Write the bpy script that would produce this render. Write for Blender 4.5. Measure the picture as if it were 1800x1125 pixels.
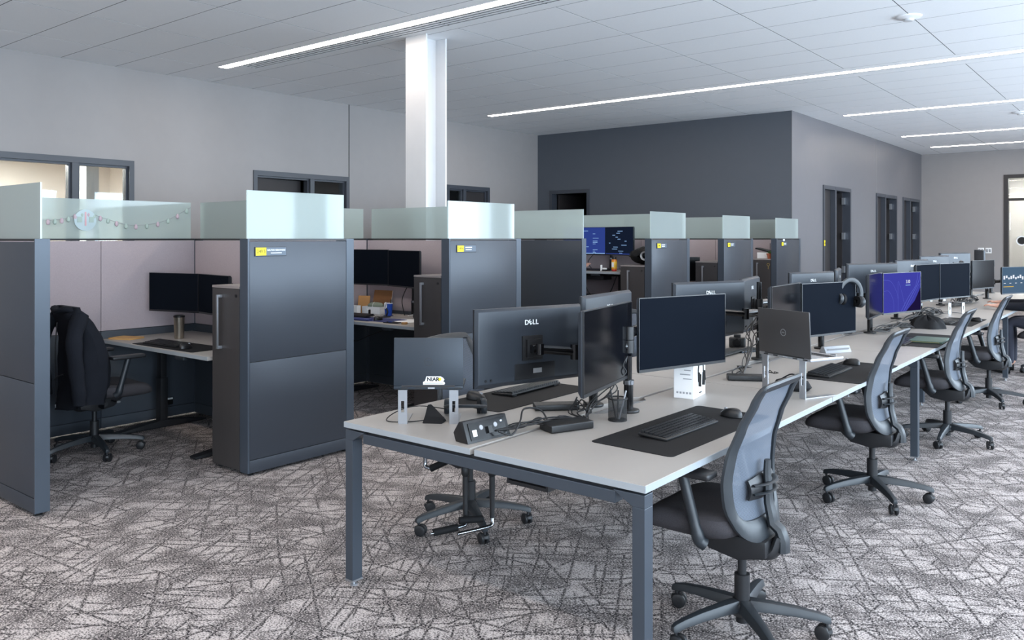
import bpy, bmesh, math, random
from mathutils import Vector, Matrix, Euler
random.seed(7)
for _o in list(bpy.data.objects): bpy.data.objects.remove(_o)
SC = bpy.context.scene
COL = SC.collection
R = math.radians
# ------------------------------------------------------------------ camera, world, exposure, daylight
CAM_H = 1.555
cam_d = bpy.data.cameras.new('camera'); cam = bpy.data.objects.new('camera', cam_d); COL.objects.link(cam)
cam.location = (0, 0, CAM_H); cam.rotation_euler = (R(90), 0, R(38.7))
cam_d.sensor_width = 36; cam_d.lens = 1435 / 1800 * 36; cam_d.shift_y = -(562.5 - 419) / 1800
cam_d.clip_start = .05; cam_d.clip_end = 200
SC.camera = cam
vs = SC.view_settings
vs.view_transform = 'Standard'; vs.look = 'None'; vs.gamma = 1; vs.use_curve_mapping = False; vs.exposure = -0.1
SC.cycles.use_denoising = True
SC.cycles.max_bounces = 8; SC.cycles.transparent_max_bounces = 12
SC.cycles.sample_clamp_indirect = 6
W = bpy.data.worlds.new('daylight_sky'); SC.world = W; W.use_nodes = True
W.node_tree.nodes['Background'].inputs[0].default_value = (.6, .78, 1, 1)
W.node_tree.nodes['Background'].inputs[1].default_value = 1.2
STRIP = 34.0           # ceiling light strips
DAY = 310.0            # daylight through each tall window (W)
DAYC = (.70, .85, 1.0)
def window_light(name, loc, rot, sx, sy, p):
    l = bpy.data.lights.new(name, 'AREA'); l.shape = 'RECTANGLE'; l.size = sx; l.size_y = sy; l.energy = p; l.color = DAYC
    o = bpy.data.objects.new(name, l); COL.objects.link(o); o.location = loc; o.rotation_euler = rot
WIN_Y = (-3.2, -.2, 2.8, 5.8, 8.8, 11.8, 14.8, 17.8)   # tall windows of the outer wall (x = 4.2)
for _y in WIN_Y:
    window_light('daylight_window', (4.10, _y, 1.75), (0, R(90), 0), 2.3, 2.2, DAY)
for _x in (-7.5, -4.2, -.9):
    window_light('daylight_window', (_x, -4.9, 1.75), (R(90), 0, 0), 2.2, 2.3, DAY * .15)

# ------------------------------------------------------------------ materials
def lin(c):
    return tuple(((v / 255) / 12.92 if v / 255 <= .04045 else ((v / 255 + .055) / 1.055) ** 2.4) for v in c[:3]) + (1,)
MATS = {}
def mat(name, rgb, rough=.5, metal=0., spec=.5, ns=0, na=0., bump=0., bs=200., stretch=None, coat=0., emit=None, es=1., sheen=0.):
    m = bpy.data.materials.new(name); m.use_nodes = True; nt = m.node_tree; b = nt.nodes['Principled BSDF']
    b.inputs['Base Color'].default_value = lin(rgb); b.inputs['Roughness'].default_value = rough
    b.inputs['Metallic'].default_value = metal; b.inputs['Specular IOR Level'].default_value = spec
    b.inputs['Coat Weight'].default_value = coat; b.inputs['Coat Roughness'].default_value = .08
    if sheen: b.inputs['Sheen Weight'].default_value = sheen
    if emit: b.inputs['Emission Color'].default_value = lin(emit); b.inputs['Emission Strength'].default_value = es
    tc = nt.nodes.new('ShaderNodeTexCoord'); mp = nt.nodes.new('ShaderNodeMapping')
    nt.links.new(tc.outputs['Object'], mp.inputs[0])
    if stretch: mp.inputs['Scale'].default_value = stretch
    n = nt.nodes.new('ShaderNodeTexNoise'); n.inputs['Scale'].default_value = ns or 6; n.inputs['Detail'].default_value = 4
    nt.links.new(mp.outputs[0], n.inputs['Vector'])
    mx = nt.nodes.new('ShaderNodeMix'); mx.data_type = 'RGBA'
    k = na or .04
    c = lin(rgb)
    mx.inputs[6].default_value = tuple(v * (1 - k) for v in c[:3]) + (1,); mx.inputs[7].default_value = tuple(min(1, v * (1 + k)) for v in c[:3]) + (1,)
    nt.links.new(n.outputs['Fac'], mx.inputs[0]); nt.links.new(mx.outputs[2], b.inputs['Base Color'])
    if bump:
        n2 = nt.nodes.new('ShaderNodeTexNoise'); n2.inputs['Scale'].default_value = bs; n2.inputs['Detail'].default_value = 2
        nt.links.new(mp.outputs[0], n2.inputs['Vector'])
        bp = nt.nodes.new('ShaderNodeBump'); bp.inputs['Strength'].default_value = bump; bp.inputs['Distance'].default_value = .002
        nt.links.new(n2.outputs['Fac'], bp.inputs['Height']); nt.links.new(bp.outputs[0], b.inputs['Normal'])
    MATS[name] = m
    return m
mat('wall_light', (146, 142, 141), .55, bump=.06, bs=260); mat('wall_dark', (78, 83, 91), .5, bump=.05, bs=260)
mat('wall_mid', (104, 103, 107), .42, bump=.05, bs=260); mat('office_cream', (232, 224, 216), .7)
mat('ceiling_white', (236, 237, 239), .85, ns=60, na=.03, bump=.15, bs=500); mat('ceiling_back', (48, 50, 53), .9)
mat('column_white', (200, 201, 203), .35); mat('door_frame', (58, 62, 70), .4); mat('door_leaf', (44, 41, 42), .45, ns=3, na=.1, stretch=(1, 1, .1))
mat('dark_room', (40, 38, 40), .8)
mat('panel_metal', (58, 63, 71), .36, .25, .5, ns=300, na=.05, bump=.05, bs=900); mat('panel_edge', (66, 74, 84), .38, .25)
mat('cabinet_dark', (56, 53, 53), .45, ns=4, na=.12, stretch=(6, 6, .4)); mat('cabinet_top', (128, 120, 118), .5)
mat('fabric_mauve', (173, 162, 166), .95, spec=.2, ns=140, na=.10, bump=.5, bs=700)
mat('fabric_low', (62, 68, 76), .5); mat('cap_black', (30, 30, 33), .4)
mat('laminate', (152, 147, 142), .38, ns=9, na=.05, stretch=(1, .12, 1)); mat('laminate_edge', (146, 152, 157), .4)
mat('desk_steel', (62, 69, 78), .36, .3); mat('black_plastic', (16, 16, 18), .42); mat('soft_black', (17, 17, 19), .75, spec=.25, ns=400, na=.15, bump=.2, bs=900)
mat('black_gloss', (12, 12, 14), .18); mat('cable_black', (18, 18, 20), .5); mat('screen_off', (9, 10, 14), .12, spec=.2)
mat('screen_matte', (17, 21, 28), .5, spec=.004); mat('monitor_back', (40, 46, 54), .42, .1, bump=.04, bs=1200); mat('bezel', (22, 23, 26), .35)
mat('chair_plastic', (32, 37, 42), .45, bump=.05, bs=900); mat('chair_black', (26, 27, 30), .45); mat('chair_seat', (60, 58, 61), .95, spec=.2, ns=260, na=.35, bump=.5, bs=420)
mat('caster', (24, 25, 28), .5); mat('aluminium', (158, 160, 164), .38, .8, bump=.04, bs=700, stretch=(1, 1, 30)); mat('chrome', (150, 153, 158), .2, 1.)
mat('steel_tumbler', (178, 170, 158), .28, .95, stretch=(1, 1, 40), ns=20, na=.1); mat('laptop_dark', (40, 47, 55), .4, .35); mat('laptop_grey', (54, 53, 54), .5, ns=500, na=.1)
mat('logo_white', (235, 238, 240), .4, emit=(235, 238, 240), es=.0); mat('logo_grey', (150, 152, 155), .35, .4); mat('logo_dark', (24, 28, 33), .5)
mat('paper_white', (232, 232, 232), .7); mat('print_grey', (150, 152, 156), .7); mat('sign_yellow', (246, 222, 20), .5); mat('sign_plate', (78, 90, 104), .4); mat('ink', (20, 20, 22), .6)
mat('sign_rim', (20, 24, 34), .4)
mat('cardboard', (176, 132, 84), .85, ns=8, na=.1); mat('cardboard_dark', (120, 82, 50), .85); mat('blue_cup', (28, 74, 176), .4); mat('sage', (120, 130, 115), .9)
mat('blue_mat', (44, 52, 100), .85); mat('notebook_tan', (190, 148, 92), .7); mat('green_cover', (66, 92, 82), .55); mat('orange_can', (226, 130, 40), .35); mat('red_can', (190, 40, 30), .35); mat('yellow_can', (238, 190, 60), .35)
mat('terracotta', (178, 104, 72), .8); mat('leaf', (70, 110, 50), .6); mat('jacket', (28, 30, 36), .9, spec=.15, ns=7, na=.25, bump=.5, bs=60); mat('skin', (190, 146, 128), .5, spec=.4); mat('hair', (38, 28, 24), .7); mat('denim', (40, 42, 54), .9)
mat('brass', (190, 170, 110), .3, .8); mat('lamp_white', (235, 236, 238), .5); mat('slot_dark', (30, 31, 33), .7); mat('hinge', (190, 193, 198), .3, .8)
mat('highlighter', (190, 220, 50), .5); mat('red_tab', (200, 40, 40), .5); mat('purple_bulb_hazed', (188, 168, 178), .4); mat('green_bulb_hazed', (164, 182, 174), .4); mat('disc_pale', (182, 200, 204), .5); mat('disc_pink', (214, 170, 176), .5)  # bulb and disc colours paled to imitate the haze of frosted glass

def emission(name, rgb, s):
    m = bpy.data.materials.new(name); m.use_nodes = True; nt = m.node_tree; nt.nodes.clear()
    o = nt.nodes.new('ShaderNodeOutputMaterial'); e = nt.nodes.new('ShaderNodeEmission'); e.inputs[0].default_value = lin(rgb); e.inputs[1].default_value = s
    nt.links.new(e.outputs[0], o.inputs[0]); MATS[name] = m
emission('strip_glow', (255, 241, 228), STRIP); emission('office_lamp', (255, 248, 240), 150.)
emission('ui_blue', (52, 72, 150), .85); emission('ui_dark', (30, 40, 62), .6); emission('ui_text', (150, 190, 240), 1.); emission('ui_white', (235, 240, 250), 1.1)
emission('wall_violet', (66, 68, 170), 1.); emission('wall_violet_light', (92, 100, 205), 1.); emission('wall_violet_dark', (30, 22, 62), 1.)
emission('ui_teal', (92, 120, 148), .8); emission('ui_amber', (230, 190, 90), 1.)

def glass(name, rgb, tl, tp, df, rough=.25):
    m = bpy.data.materials.new(name); m.use_nodes = True; nt = m.node_tree; nt.nodes.clear()
    o = nt.nodes.new('ShaderNodeOutputMaterial')
    a = nt.nodes.new('ShaderNodeBsdfTranslucent'); a.inputs[0].default_value = lin(rgb)
    d = nt.nodes.new('ShaderNodeBsdfDiffuse'); d.inputs[0].default_value = lin(rgb)
    t = nt.nodes.new('ShaderNodeBsdfTransparent'); t.inputs[0].default_value = lin((240, 249, 247))
    g = nt.nodes.new('ShaderNodeBsdfGlossy'); g.inputs['Roughness'].default_value = rough
    m1 = nt.nodes.new('ShaderNodeMixShader'); m1.inputs[0].default_value = df / (df + tl)
    nt.links.new(a.outputs[0], m1.inputs[1]); nt.links.new(d.outputs[0], m1.inputs[2])
    m2 = nt.nodes.new('ShaderNodeMixShader'); m2.inputs[0].default_value = tp
    nt.links.new(m1.outputs[0], m2.inputs[1]); nt.links.new(t.outputs[0], m2.inputs[2])
    f = nt.nodes.new('ShaderNodeFresnel'); f.inputs[0].default_value = 1.33
    m3 = nt.nodes.new('ShaderNodeMixShader'); nt.links.new(f.outputs[0], m3.inputs[0])
    nt.links.new(m2.outputs[0], m3.inputs[1]); nt.links.new(g.outputs[0], m3.inputs[2])
    nt.links.new(m3.outputs[0], o.inputs[0]); MATS[name] = m
glass('frosted_glass', (216, 226, 224), .55, .38, .45, .05)
glass('frosted_edge', (232, 244, 242), .5, .1, .5, .1)
def clear_glass():
    m = bpy.data.materials.new('clear_glass'); m.use_nodes = True; nt = m.node_tree; nt.nodes.clear()
    o = nt.nodes.new('ShaderNodeOutputMaterial'); t = nt.nodes.new('ShaderNodeBsdfTransparent'); t.inputs[0].default_value = (.86, .9, .9, 1)
    g = nt.nodes.new('ShaderNodeBsdfGlossy'); g.inputs['Roughness'].default_value = .02
    f = nt.nodes.new('ShaderNodeFresnel'); f.inputs[0].default_value = 1.5; m3 = nt.nodes.new('ShaderNodeMixShader')
    nt.links.new(f.outputs[0], m3.inputs[0]); nt.links.new(t.outputs[0], m3.inputs[1]); nt.links.new(g.outputs[0], m3.inputs[2]); nt.links.new(m3.outputs[0], o.inputs[0])
    MATS['clear_glass'] = m
clear_glass()
def mesh_fabric():                                     # woven chair mesh, half see-through
    m = bpy.data.materials.new('chair_mesh'); m.use_nodes = True; nt = m.node_tree; b = nt.nodes['Principled BSDF']; o = nt.nodes['Material Output']
    b.inputs['Base Color'].default_value = lin((84, 92, 104)); b.inputs['Roughness'].default_value = .7
    t = nt.nodes.new('ShaderNodeBsdfTransparent'); mx = nt.nodes.new('ShaderNodeMixShader')
    tc = nt.nodes.new('ShaderNodeTexCoord'); wv = nt.nodes.new('ShaderNodeTexWave'); wv.bands_direction = 'Z'; wv.inputs['Scale'].default_value = 70
    mr = nt.nodes.new('ShaderNodeMapRange'); mr.inputs[3].default_value = .06; mr.inputs[4].default_value = .32
    nt.links.new(tc.outputs['Object'], wv.inputs['Vector']); nt.links.new(wv.outputs['Fac'], mr.inputs[0]); nt.links.new(mr.outputs[0], mx.inputs[0])
    nt.links.new(b.outputs[0], mx.inputs[1]); nt.links.new(t.outputs[0], mx.inputs[2]); nt.links.new(mx.outputs[0], o.inputs[0]); MATS['chair_mesh'] = m
mesh_fabric()
def wire_mesh():
    m = bpy.data.materials.new('wire_mesh'); m.use_nodes = True; nt = m.node_tree; b = nt.nodes['Principled BSDF']; o = nt.nodes['Material Output']
    b.inputs['Base Color'].default_value = lin((20, 20, 22)); t = nt.nodes.new('ShaderNodeBsdfTransparent'); mx = nt.nodes.new('ShaderNodeMixShader'); mx.inputs[0].default_value = .4
    nt.links.new(b.outputs[0], mx.inputs[1]); nt.links.new(t.outputs[0], mx.inputs[2]); nt.links.new(mx.outputs[0], o.inputs[0]); MATS['wire_mesh'] = m
wire_mesh()
def carpet():
    m = bpy.data.materials.new('carpet'); m.use_nodes = True; nt = m.node_tree; b = nt.nodes['Principled BSDF']; N = nt.nodes.new; L = nt.links.new
    b.inputs['Roughness'].default_value = .95; b.inputs['Specular IOR Level'].default_value = .12
    tc = N('ShaderNodeTexCoord'); P = tc.outputs['Object']
    def noise(sc_, det=2., rough=.5, src=P):
        n = N('ShaderNodeTexNoise'); n.inputs['Scale'].default_value = sc_; n.inputs['Detail'].default_value = det; n.inputs['Roughness'].default_value = rough; L(src, n.inputs['Vector']); return n.outputs['Fac']
    def math_(op, a, c):
        x = N('ShaderNodeMath'); x.operation = op
        for k, v in ((0, a), (1, c)):
            if isinstance(v, float): x.inputs[k].default_value = v
            else: L(v, x.inputs[k])
        return x.outputs[0]
    def ramp(s, a, c, lo=0., hi=1.):
        r = N('ShaderNodeMapRange'); r.inputs[1].default_value = a; r.inputs[2].default_value = c; r.inputs[3].default_value = lo; r.inputs[4].default_value = hi; L(s, r.inputs[0]); return r.outputs[0]
    acc = None
    # families of straight scratches in several directions, each line broken into stretches
    for i, (ang, f, w, cut) in enumerate(((33, 11., .13, .47), (57, 8.0, .105, .50), (118, 12., .13, .47), (146, 9., .11, .50), (84, 7.0, .09, .52), (8, 8.0, .09, .51), (126, 19., .14, .54), (40, 20., .14, .54))):
        a = R(ang); dn = N('ShaderNodeVectorMath'); dn.operation = 'DOT_PRODUCT'; L(P, dn.inputs[0]); dn.inputs[1].default_value = (-math.sin(a) * f, math.cos(a) * f, 0)
        da = N('ShaderNodeVectorMath'); da.operation = 'DOT_PRODUCT'; L(P, da.inputs[0]); da.inputs[1].default_value = (math.cos(a), math.sin(a), 0)
        u = math_('ADD', dn.outputs['Value'], math_('MULTIPLY', noise(.9, 0.), .5))
        cell = math_('FLOOR', u, 0.); fr = math_('FRACT', u, 0.)
        wn = N('ShaderNodeTexWhiteNoise'); wn.noise_dimensions = '1D'; L(cell, wn.inputs['W'])
        off = math_('ADD', math_('MULTIPLY', wn.outputs['Value'], .6), .2)
        dist = math_('ABSOLUTE', math_('SUBTRACT', fr, off), 0.)
        line = ramp(dist, w * .35, w, 1., 0.)
        cv = N('ShaderNodeCombineXYZ'); L(math_('MULTIPLY', da.outputs['Value'], 3.2), cv.inputs[0]); L(math_('MULTIPLY', cell, 7.31), cv.inputs[1]); cv.inputs[2].default_value = i * 3.7
        part = ramp(noise(1., .0, .5, cv.outputs[0]), cut, cut + .05)
        k = math_('MULTIPLY', line, part); acc = k if acc is None else math_('MAXIMUM', acc, k)
    fine = noise(120, 3., .7)
    lines = math_('MULTIPLY', acc, ramp(fine, .36, .52))
    patch = ramp(noise(5.5, 2.), .40, .66)
    spk = ramp(math_('ADD', fine, math_('MULTIPLY', patch, .12)), .50, .585)
    ink = math_('MAXIMUM', lines, math_('MULTIPLY', spk, .82))
    mx = N('ShaderNodeMix'); mx.data_type = 'RGBA'; mx.inputs[6].default_value = lin((190, 181, 178)); mx.inputs[7].default_value = lin((36, 34, 37)); L(ink, mx.inputs[0]); L(mx.outputs[2], b.inputs['Base Color'])
    bp = N('ShaderNodeBump'); bp.inputs['Strength'].default_value = .4; bp.inputs['Distance'].default_value = .004; L(fine, bp.inputs['Height']); L(bp.outputs[0], b.inputs['Normal'])
    MATS['carpet'] = m
carpet()

# ------------------------------------------------------------------ mesh helpers
class MB:
    def __init__(s): s.v = []; s.f = []; s.mi = []; s.cur = 0
    def add(s, vs, fs):
        o = len(s.v); s.v += [tuple(v) for v in vs]; s.f += [tuple(i + o for i in f) for f in fs]; s.mi += [s.cur] * len(fs); return s
    def box(s, c, d, rot=None):
        x, y, z = (v / 2 for v in d); vs = [Vector((a * x, b * y, e * z)) for e in (-1, 1) for b in (-1, 1) for a in (-1, 1)]
        if rot: M = Euler(rot).to_matrix(); vs = [M @ v for v in vs]
        return s.add([v + Vector(c) for v in vs], [(0, 2, 3, 1), (4, 5, 7, 6), (0, 1, 5, 4), (1, 3, 7, 5), (3, 2, 6, 7), (2, 0, 4, 6)])
    def span(s, a, b):
        return s.box([(p + q) / 2 for p, q in zip(a, b)], [abs(q - p) for p, q in zip(a, b)])
    def tube(s, path, r, n=8, caps=True, flat=1.0):
        P = [Vector(p) for p in path]; rr = r if isinstance(r, (list, tuple)) else [r] * len(P); vs = []; up = None
        for i, p in enumerate(P):
            t = (P[min(i + 1, len(P) - 1)] - P[max(i - 1, 0)]).normalized()
            if up is None: up = Vector((0, 0, 1)) if abs(t.z) < .9 else Vector((1, 0, 0))
            a = t.cross(up).normalized(); b = a.cross(t).normalized(); up = b
            for k in range(n):
                w = 2 * math.pi * k / n; vs.append(p + a * math.cos(w) * rr[i] + b * math.sin(w) * rr[i] * flat)
        fs = [(i * n + k, i * n + (k + 1) % n, (i + 1) * n + (k + 1) % n, (i + 1) * n + k) for i in range(len(P) - 1) for k in range(n)]
        if caps: fs += [tuple(range(n - 1, -1, -1)), tuple((len(P) - 1) * n + k for k in range(n))]
        return s.add(vs, fs)
    def cyl(s, a, b, r0, r1=None, n=16): return s.tube([a, b], [r0, r0 if r1 is None else r1], n)
    def lathe(s, prof, c=(0, 0, 0), n=20, axis='z', caps=True):
        vs = []
        for r, z in prof:
            for k in range(n):
                w = 2 * math.pi * k / n; p = (r * math.cos(w), r * math.sin(w), z)
                if axis == 'y': p = (p[0], p[2], p[1])
                if axis == 'x': p = (p[2], p[0], p[1])
                vs.append(Vector(p) + Vector(c))
        fs = [(i * n + k, i * n + (k + 1) % n, (i + 1) * n + (k + 1) % n, (i + 1) * n + k) for i in range(len(prof) - 1) for k in range(n)]
        if len(prof) > 2 and abs(prof[0][0] - prof[-1][0]) < 1e-6 and prof[0][0] > 1e-5:      # closed ring
            m_ = len(prof) - 1; return s.add(vs, fs + [(m_ * n + k, m_ * n + (k + 1) % n, (k + 1) % n, k) for k in range(n)])
        if prof[0][0] > 1e-5 and caps: fs.append(tuple(range(n - 1, -1, -1)))
        if prof[-1][0] > 1e-5 and caps: fs.append(tuple((len(prof) - 1) * n + k for k in range(n)))
        return s.add(vs, fs)
    def prism(s, poly, z0, z1, plane='xy'):
        def P(a, b, c): return {'xy': (a, b, c), 'xz': (a, c, b), 'yz': (c, a, b)}[plane]
        n = len(poly); vs = [P(a, b, z0) for a, b in poly] + [P(a, b, z1) for a, b in poly]
        return s.add(vs, [tuple(range(n - 1, -1, -1)), tuple(range(n, 2 * n))] + [(i, (i + 1) % n, n + (i + 1) % n, n + i) for i in range(n)])
    def grid(s, fn, nu, nv, closed=False):
        vs = [fn(i / (nu if closed else nu - 1), j / (nv - 1)) for j in range(nv) for i in range(nu)]
        fs = [(j * nu + i, j * nu + (i + 1) % nu, (j + 1) * nu + (i + 1) % nu, (j + 1) * nu + i) for j in range(nv - 1) for i in range(nu if closed else nu - 1)]
        return s.add(vs, fs)
    def mesh(s, name, mats, bevel=0, seg=2, smooth=True, thick=0):
        me = bpy.data.meshes.new(name); me.from_pydata(s.v, [], s.f)
        for p, i in zip(me.polygons, s.mi): p.material_index = i
        bm = bmesh.new(); bm.from_mesh(me)
        bmesh.ops.recalc_face_normals(bm, faces=bm.faces)
        if bevel:
            es = [e for e in bm.edges if len(e.link_faces) == 2 and e.calc_face_angle(0) > .5]
            bmesh.ops.bevel(bm, geom=es, offset=bevel, segments=seg, profile=.6, affect='EDGES', clamp_overlap=True)
        if thick: bmesh.ops.solidify(bm, geom=list(bm.faces), thickness=thick)
        bm.to_mesh(me); bm.free()
        for m in ([mats] if isinstance(mats, str) else mats): me.materials.append(MATS[m])
        if smooth:
            for p in me.polygons: p.use_smooth = True
            me.set_sharp_from_angle(angle=R(38))
        me.update(); return me
    def build(s, name, mats, parent=None, loc=(0, 0, 0), rot=(0, 0, 0), **k):
        return ob(name, s.mesh(name, mats, **k), parent, loc, rot)
def ob(name, me, parent=None, loc=(0, 0, 0), rot=(0, 0, 0)):
    o = bpy.data.objects.new(name, me); COL.objects.link(o); o.location = loc; o.rotation_euler = rot
    if parent is not None: o.parent = parent
    return o
def tag(o, label, cat, group=None):
    o['label'] = label; o['category'] = cat
    if group: o['group'] = group
    return o
def thing(name, label, cat, loc=(0, 0, 0), rz=0, group=None):
    return tag(ob(name, None, None, loc, (0, 0, rz)), label, cat, group)
def struct(o): o['kind'] = 'structure'; return o
def stuff(o): o['kind'] = 'stuff'; return o
CACHE = {}
def cached(key, fn):
    if key not in CACHE: CACHE[key] = fn()
    return CACHE[key]
def rbox(d, bevel, mats, key=None, seg=2):
    return cached(('rbox', d, bevel, mats, seg), lambda: MB().box((0, 0, 0), d).mesh('rounded_block', mats, bevel=bevel, seg=seg))
def spline(pts, n=6):
    P = [Vector(p) for p in pts]; P = [P[0] * 2 - P[1]] + P + [P[-1] * 2 - P[-2]]; out = []
    for i in range(1, len(P) - 2):
        for k in range(n):
            t = k / n; a, b, c, d = P[i - 1:i + 3]
            out.append(.5 * ((2 * b) + (c - a) * t + (2 * a - 5 * b + 4 * c - d) * t * t + (3 * b - a - 3 * c + d) * t ** 3))
    out.append(P[-2]); return out
def text_mesh(s, size, m, ext=.0006, bold=0.):
    def f():
        c = bpy.data.curves.new('lettering', 'FONT'); c.body = s; c.size = size; c.extrude = ext; c.align_x = 'CENTER'; c.align_y = 'CENTER'; c.offset = bold; c.resolution_u = 3
        o = bpy.data.objects.new('lettering_tmp', c); COL.objects.link(o)
        dg = bpy.context.evaluated_depsgraph_get(); me = bpy.data.meshes.new_from_object(o.evaluated_get(dg))
        bpy.data.objects.remove(o); me.materials.clear(); me.materials.append(MATS[m]); return me
    return cached(('txt', s, size, m, bold), f)
# ------------------------------------------------------------------ the room shell
CZ = 3.665; XL = -10.06; YD = 13.4; XR = -4.82; YF = 22.55; XW = 4.2; YB = -5.0
fl = MB().span((-13.5, YB - .2, -.1), (XW + .2, YF + .2, 0)); struct(fl.build('floor', 'carpet', smooth=False))
def wall_y(name, x, thick, y0, y1, openings, m, top=CZ + .1):      # wall in a plane x = const; openings (a, b, z0, z1)
    b = MB(); y = y0
    for a, c, z0, z1 in sorted(openings):
        b.span((x, y, 0), (x + thick, a, top)); b.span((x, a, z1), (x + thick, c, top))
        if z0 > 0: b.span((x, a, 0), (x + thick, c, z0))
        y = c
    b.span((x, y, 0), (x + thick, y1, top)); return struct(b.build(name, m, smooth=False))
def wall_x(name, y, thick, x0, x1, openings, m, top=CZ + .1):
    b = MB(); x = x0
    for a, c, z0, z1 in sorted(openings):
        b.span((x, y, 0), (a, y + thick, top)); b.span((a, y, z1), (c, y + thick, top))
        if z0 > 0: b.span((a, y, 0), (c, y + thick, z0))
        x = c
    b.span((x, y, 0), (x1, y + thick, top)); return struct(b.build(name, m, smooth=False))
DZ = 2.52
LO = [(2.55, 5.0, 0, DZ), (6.71, 8.44, 0, DZ), (10.68, 11.86, 0, DZ)]
wall_y('wall_left', XL, -.15, YB, YD + .15, LO, 'wall_light')
wall_x('wall_dark', YD, .15, XL - .15, XR, [(-9.75, -8.79, 0, DZ)], 'wall_dark')
RO = [(14.96, 16.6, 0, DZ), (18.4, 20.1, 0, DZ), (20.66, 22.3, 0, DZ)]
wall_y('wall_return', XR, -.15, YD + .15, YF, RO, 'wall_mid')
wall_x('wall_far', YF, .15, XR - .15, XW + .15, [(-3.02, -1.9, 0, 3.07)], 'wall_light')
wall_y('wall_window', XW, .15, YB, YF, [(y - 1.1, y + 1.1, .6, 2.9) for y in WIN_Y], 'wall_light')
wall_x('wall_back', YB, -.15, XL - .15, XW + .15, [(x - 1.1, x + 1.1, .6, 2.9) for x in (-7.5, -4.2, -.9)], 'wall_light')
def baseboard(name, a, b): struct(MB().span(a, b).build(name, 'cap_black', smooth=False))
baseboard('baseboard_left', (XL, 5.0, 0), (XL + .012, 6.71, .1)); baseboard('baseboard_left', (XL, 8.44, 0), (XL + .012, 10.68, .1)); baseboard('baseboard_left', (XL, 11.86, 0), (XL + .012, YD - .013, .1))
baseboard('baseboard_dark', (-8.79, YD - .012, 0), (XR, YD, .1)); baseboard('baseboard_return', (XR, 16.6, 0), (XR + .012, 18.4, .1)); baseboard('baseboard_far', (XR + .013, YF - .012, 0), (-3.02, YF, .1))
# vertical reveal joints in the plasterboard
struct(MB().span((XL, 8.436, DZ), (XL + .006, 8.448, CZ)).build('trim_1', 'ceiling_back', smooth=False))
struct(MB().span((XR, 18.4, DZ), (XR + .006, 18.412, CZ)).build('trim_2', 'wall_light', smooth=False))
struct(MB().span((XR - .006, YD - .004, 0), (XR + .006, YD + .15, CZ)).build('trim_3', 'wall_mid', smooth=False))
# rooms behind the doors
def room(name, a, b, m, open_side):
    x0, y0, z0 = a; x1, y1, z1 = b; t = .05; q = MB()
    q.span((x0 - t, y0 - t, 0.001), (x1 + t, y1 + t, .003)); q.span((x0 - t, y0 - t, z1), (x1 + t, y1 + t, z1 + t))
    if open_side != 'x1': q.span((x1, y0, 0), (x1 + t, y1, z1))
    q.span((x0 - t, y0, 0), (x0, y1, z1))
    if open_side != 'y0': q.span((x0, y0 - t, 0), (x1, y0, z1))
    q.span((x0, y1, 0), (x1, y1 + t, z1)); return struct(q.build(name, m, smooth=False))
room('wall_office_1', (XL - 3.2, 1.2, 0), (XL - .151, 6.2, 2.75), 'office_cream', 'x1')
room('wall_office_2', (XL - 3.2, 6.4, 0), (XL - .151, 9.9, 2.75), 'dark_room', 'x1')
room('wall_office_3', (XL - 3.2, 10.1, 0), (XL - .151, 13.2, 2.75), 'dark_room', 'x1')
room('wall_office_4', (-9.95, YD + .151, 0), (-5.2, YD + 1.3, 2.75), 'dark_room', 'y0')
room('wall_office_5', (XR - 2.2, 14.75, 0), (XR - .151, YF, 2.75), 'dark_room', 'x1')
room('wall_office_6', (-4.9, YF + .16, 0), (-.9, YF + 2.6, 3.3), 'wall_light', 'y0')
o = thing('office_ceiling_lamp', 'flat lamp on the ceiling of the lit office behind the wide window frame', 'lamp', (XL - 1.6, 3.6, 2.70))
MB().box((0, 0, .02), (.64, 1.24, .03)).build('housing', 'lamp_white', o); MB().box((0, 0, 0), (.56, 1.16, .01)).build('diffuser', 'office_lamp', o)
o = thing('office_ceiling_lamp', 'flat lamp on the ceiling beyond the tall glazed door of the far wall', 'lamp', (-2.6, YF + 1.3, 3.25))
MB().box((0, 0, .02), (1.24, .64, .03)).build('housing', 'lamp_white', o); MB().box((0, 0, 0), (1.16, .56, .01)).build('diffuser', 'office_lamp', o)
# white post seen through the lit office's sidelight
struct(MB().box((XL - 1.1, 4.95, 1.37), (.2, .16, 2.74)).build('trim_4', 'column_white', smooth=False))

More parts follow.
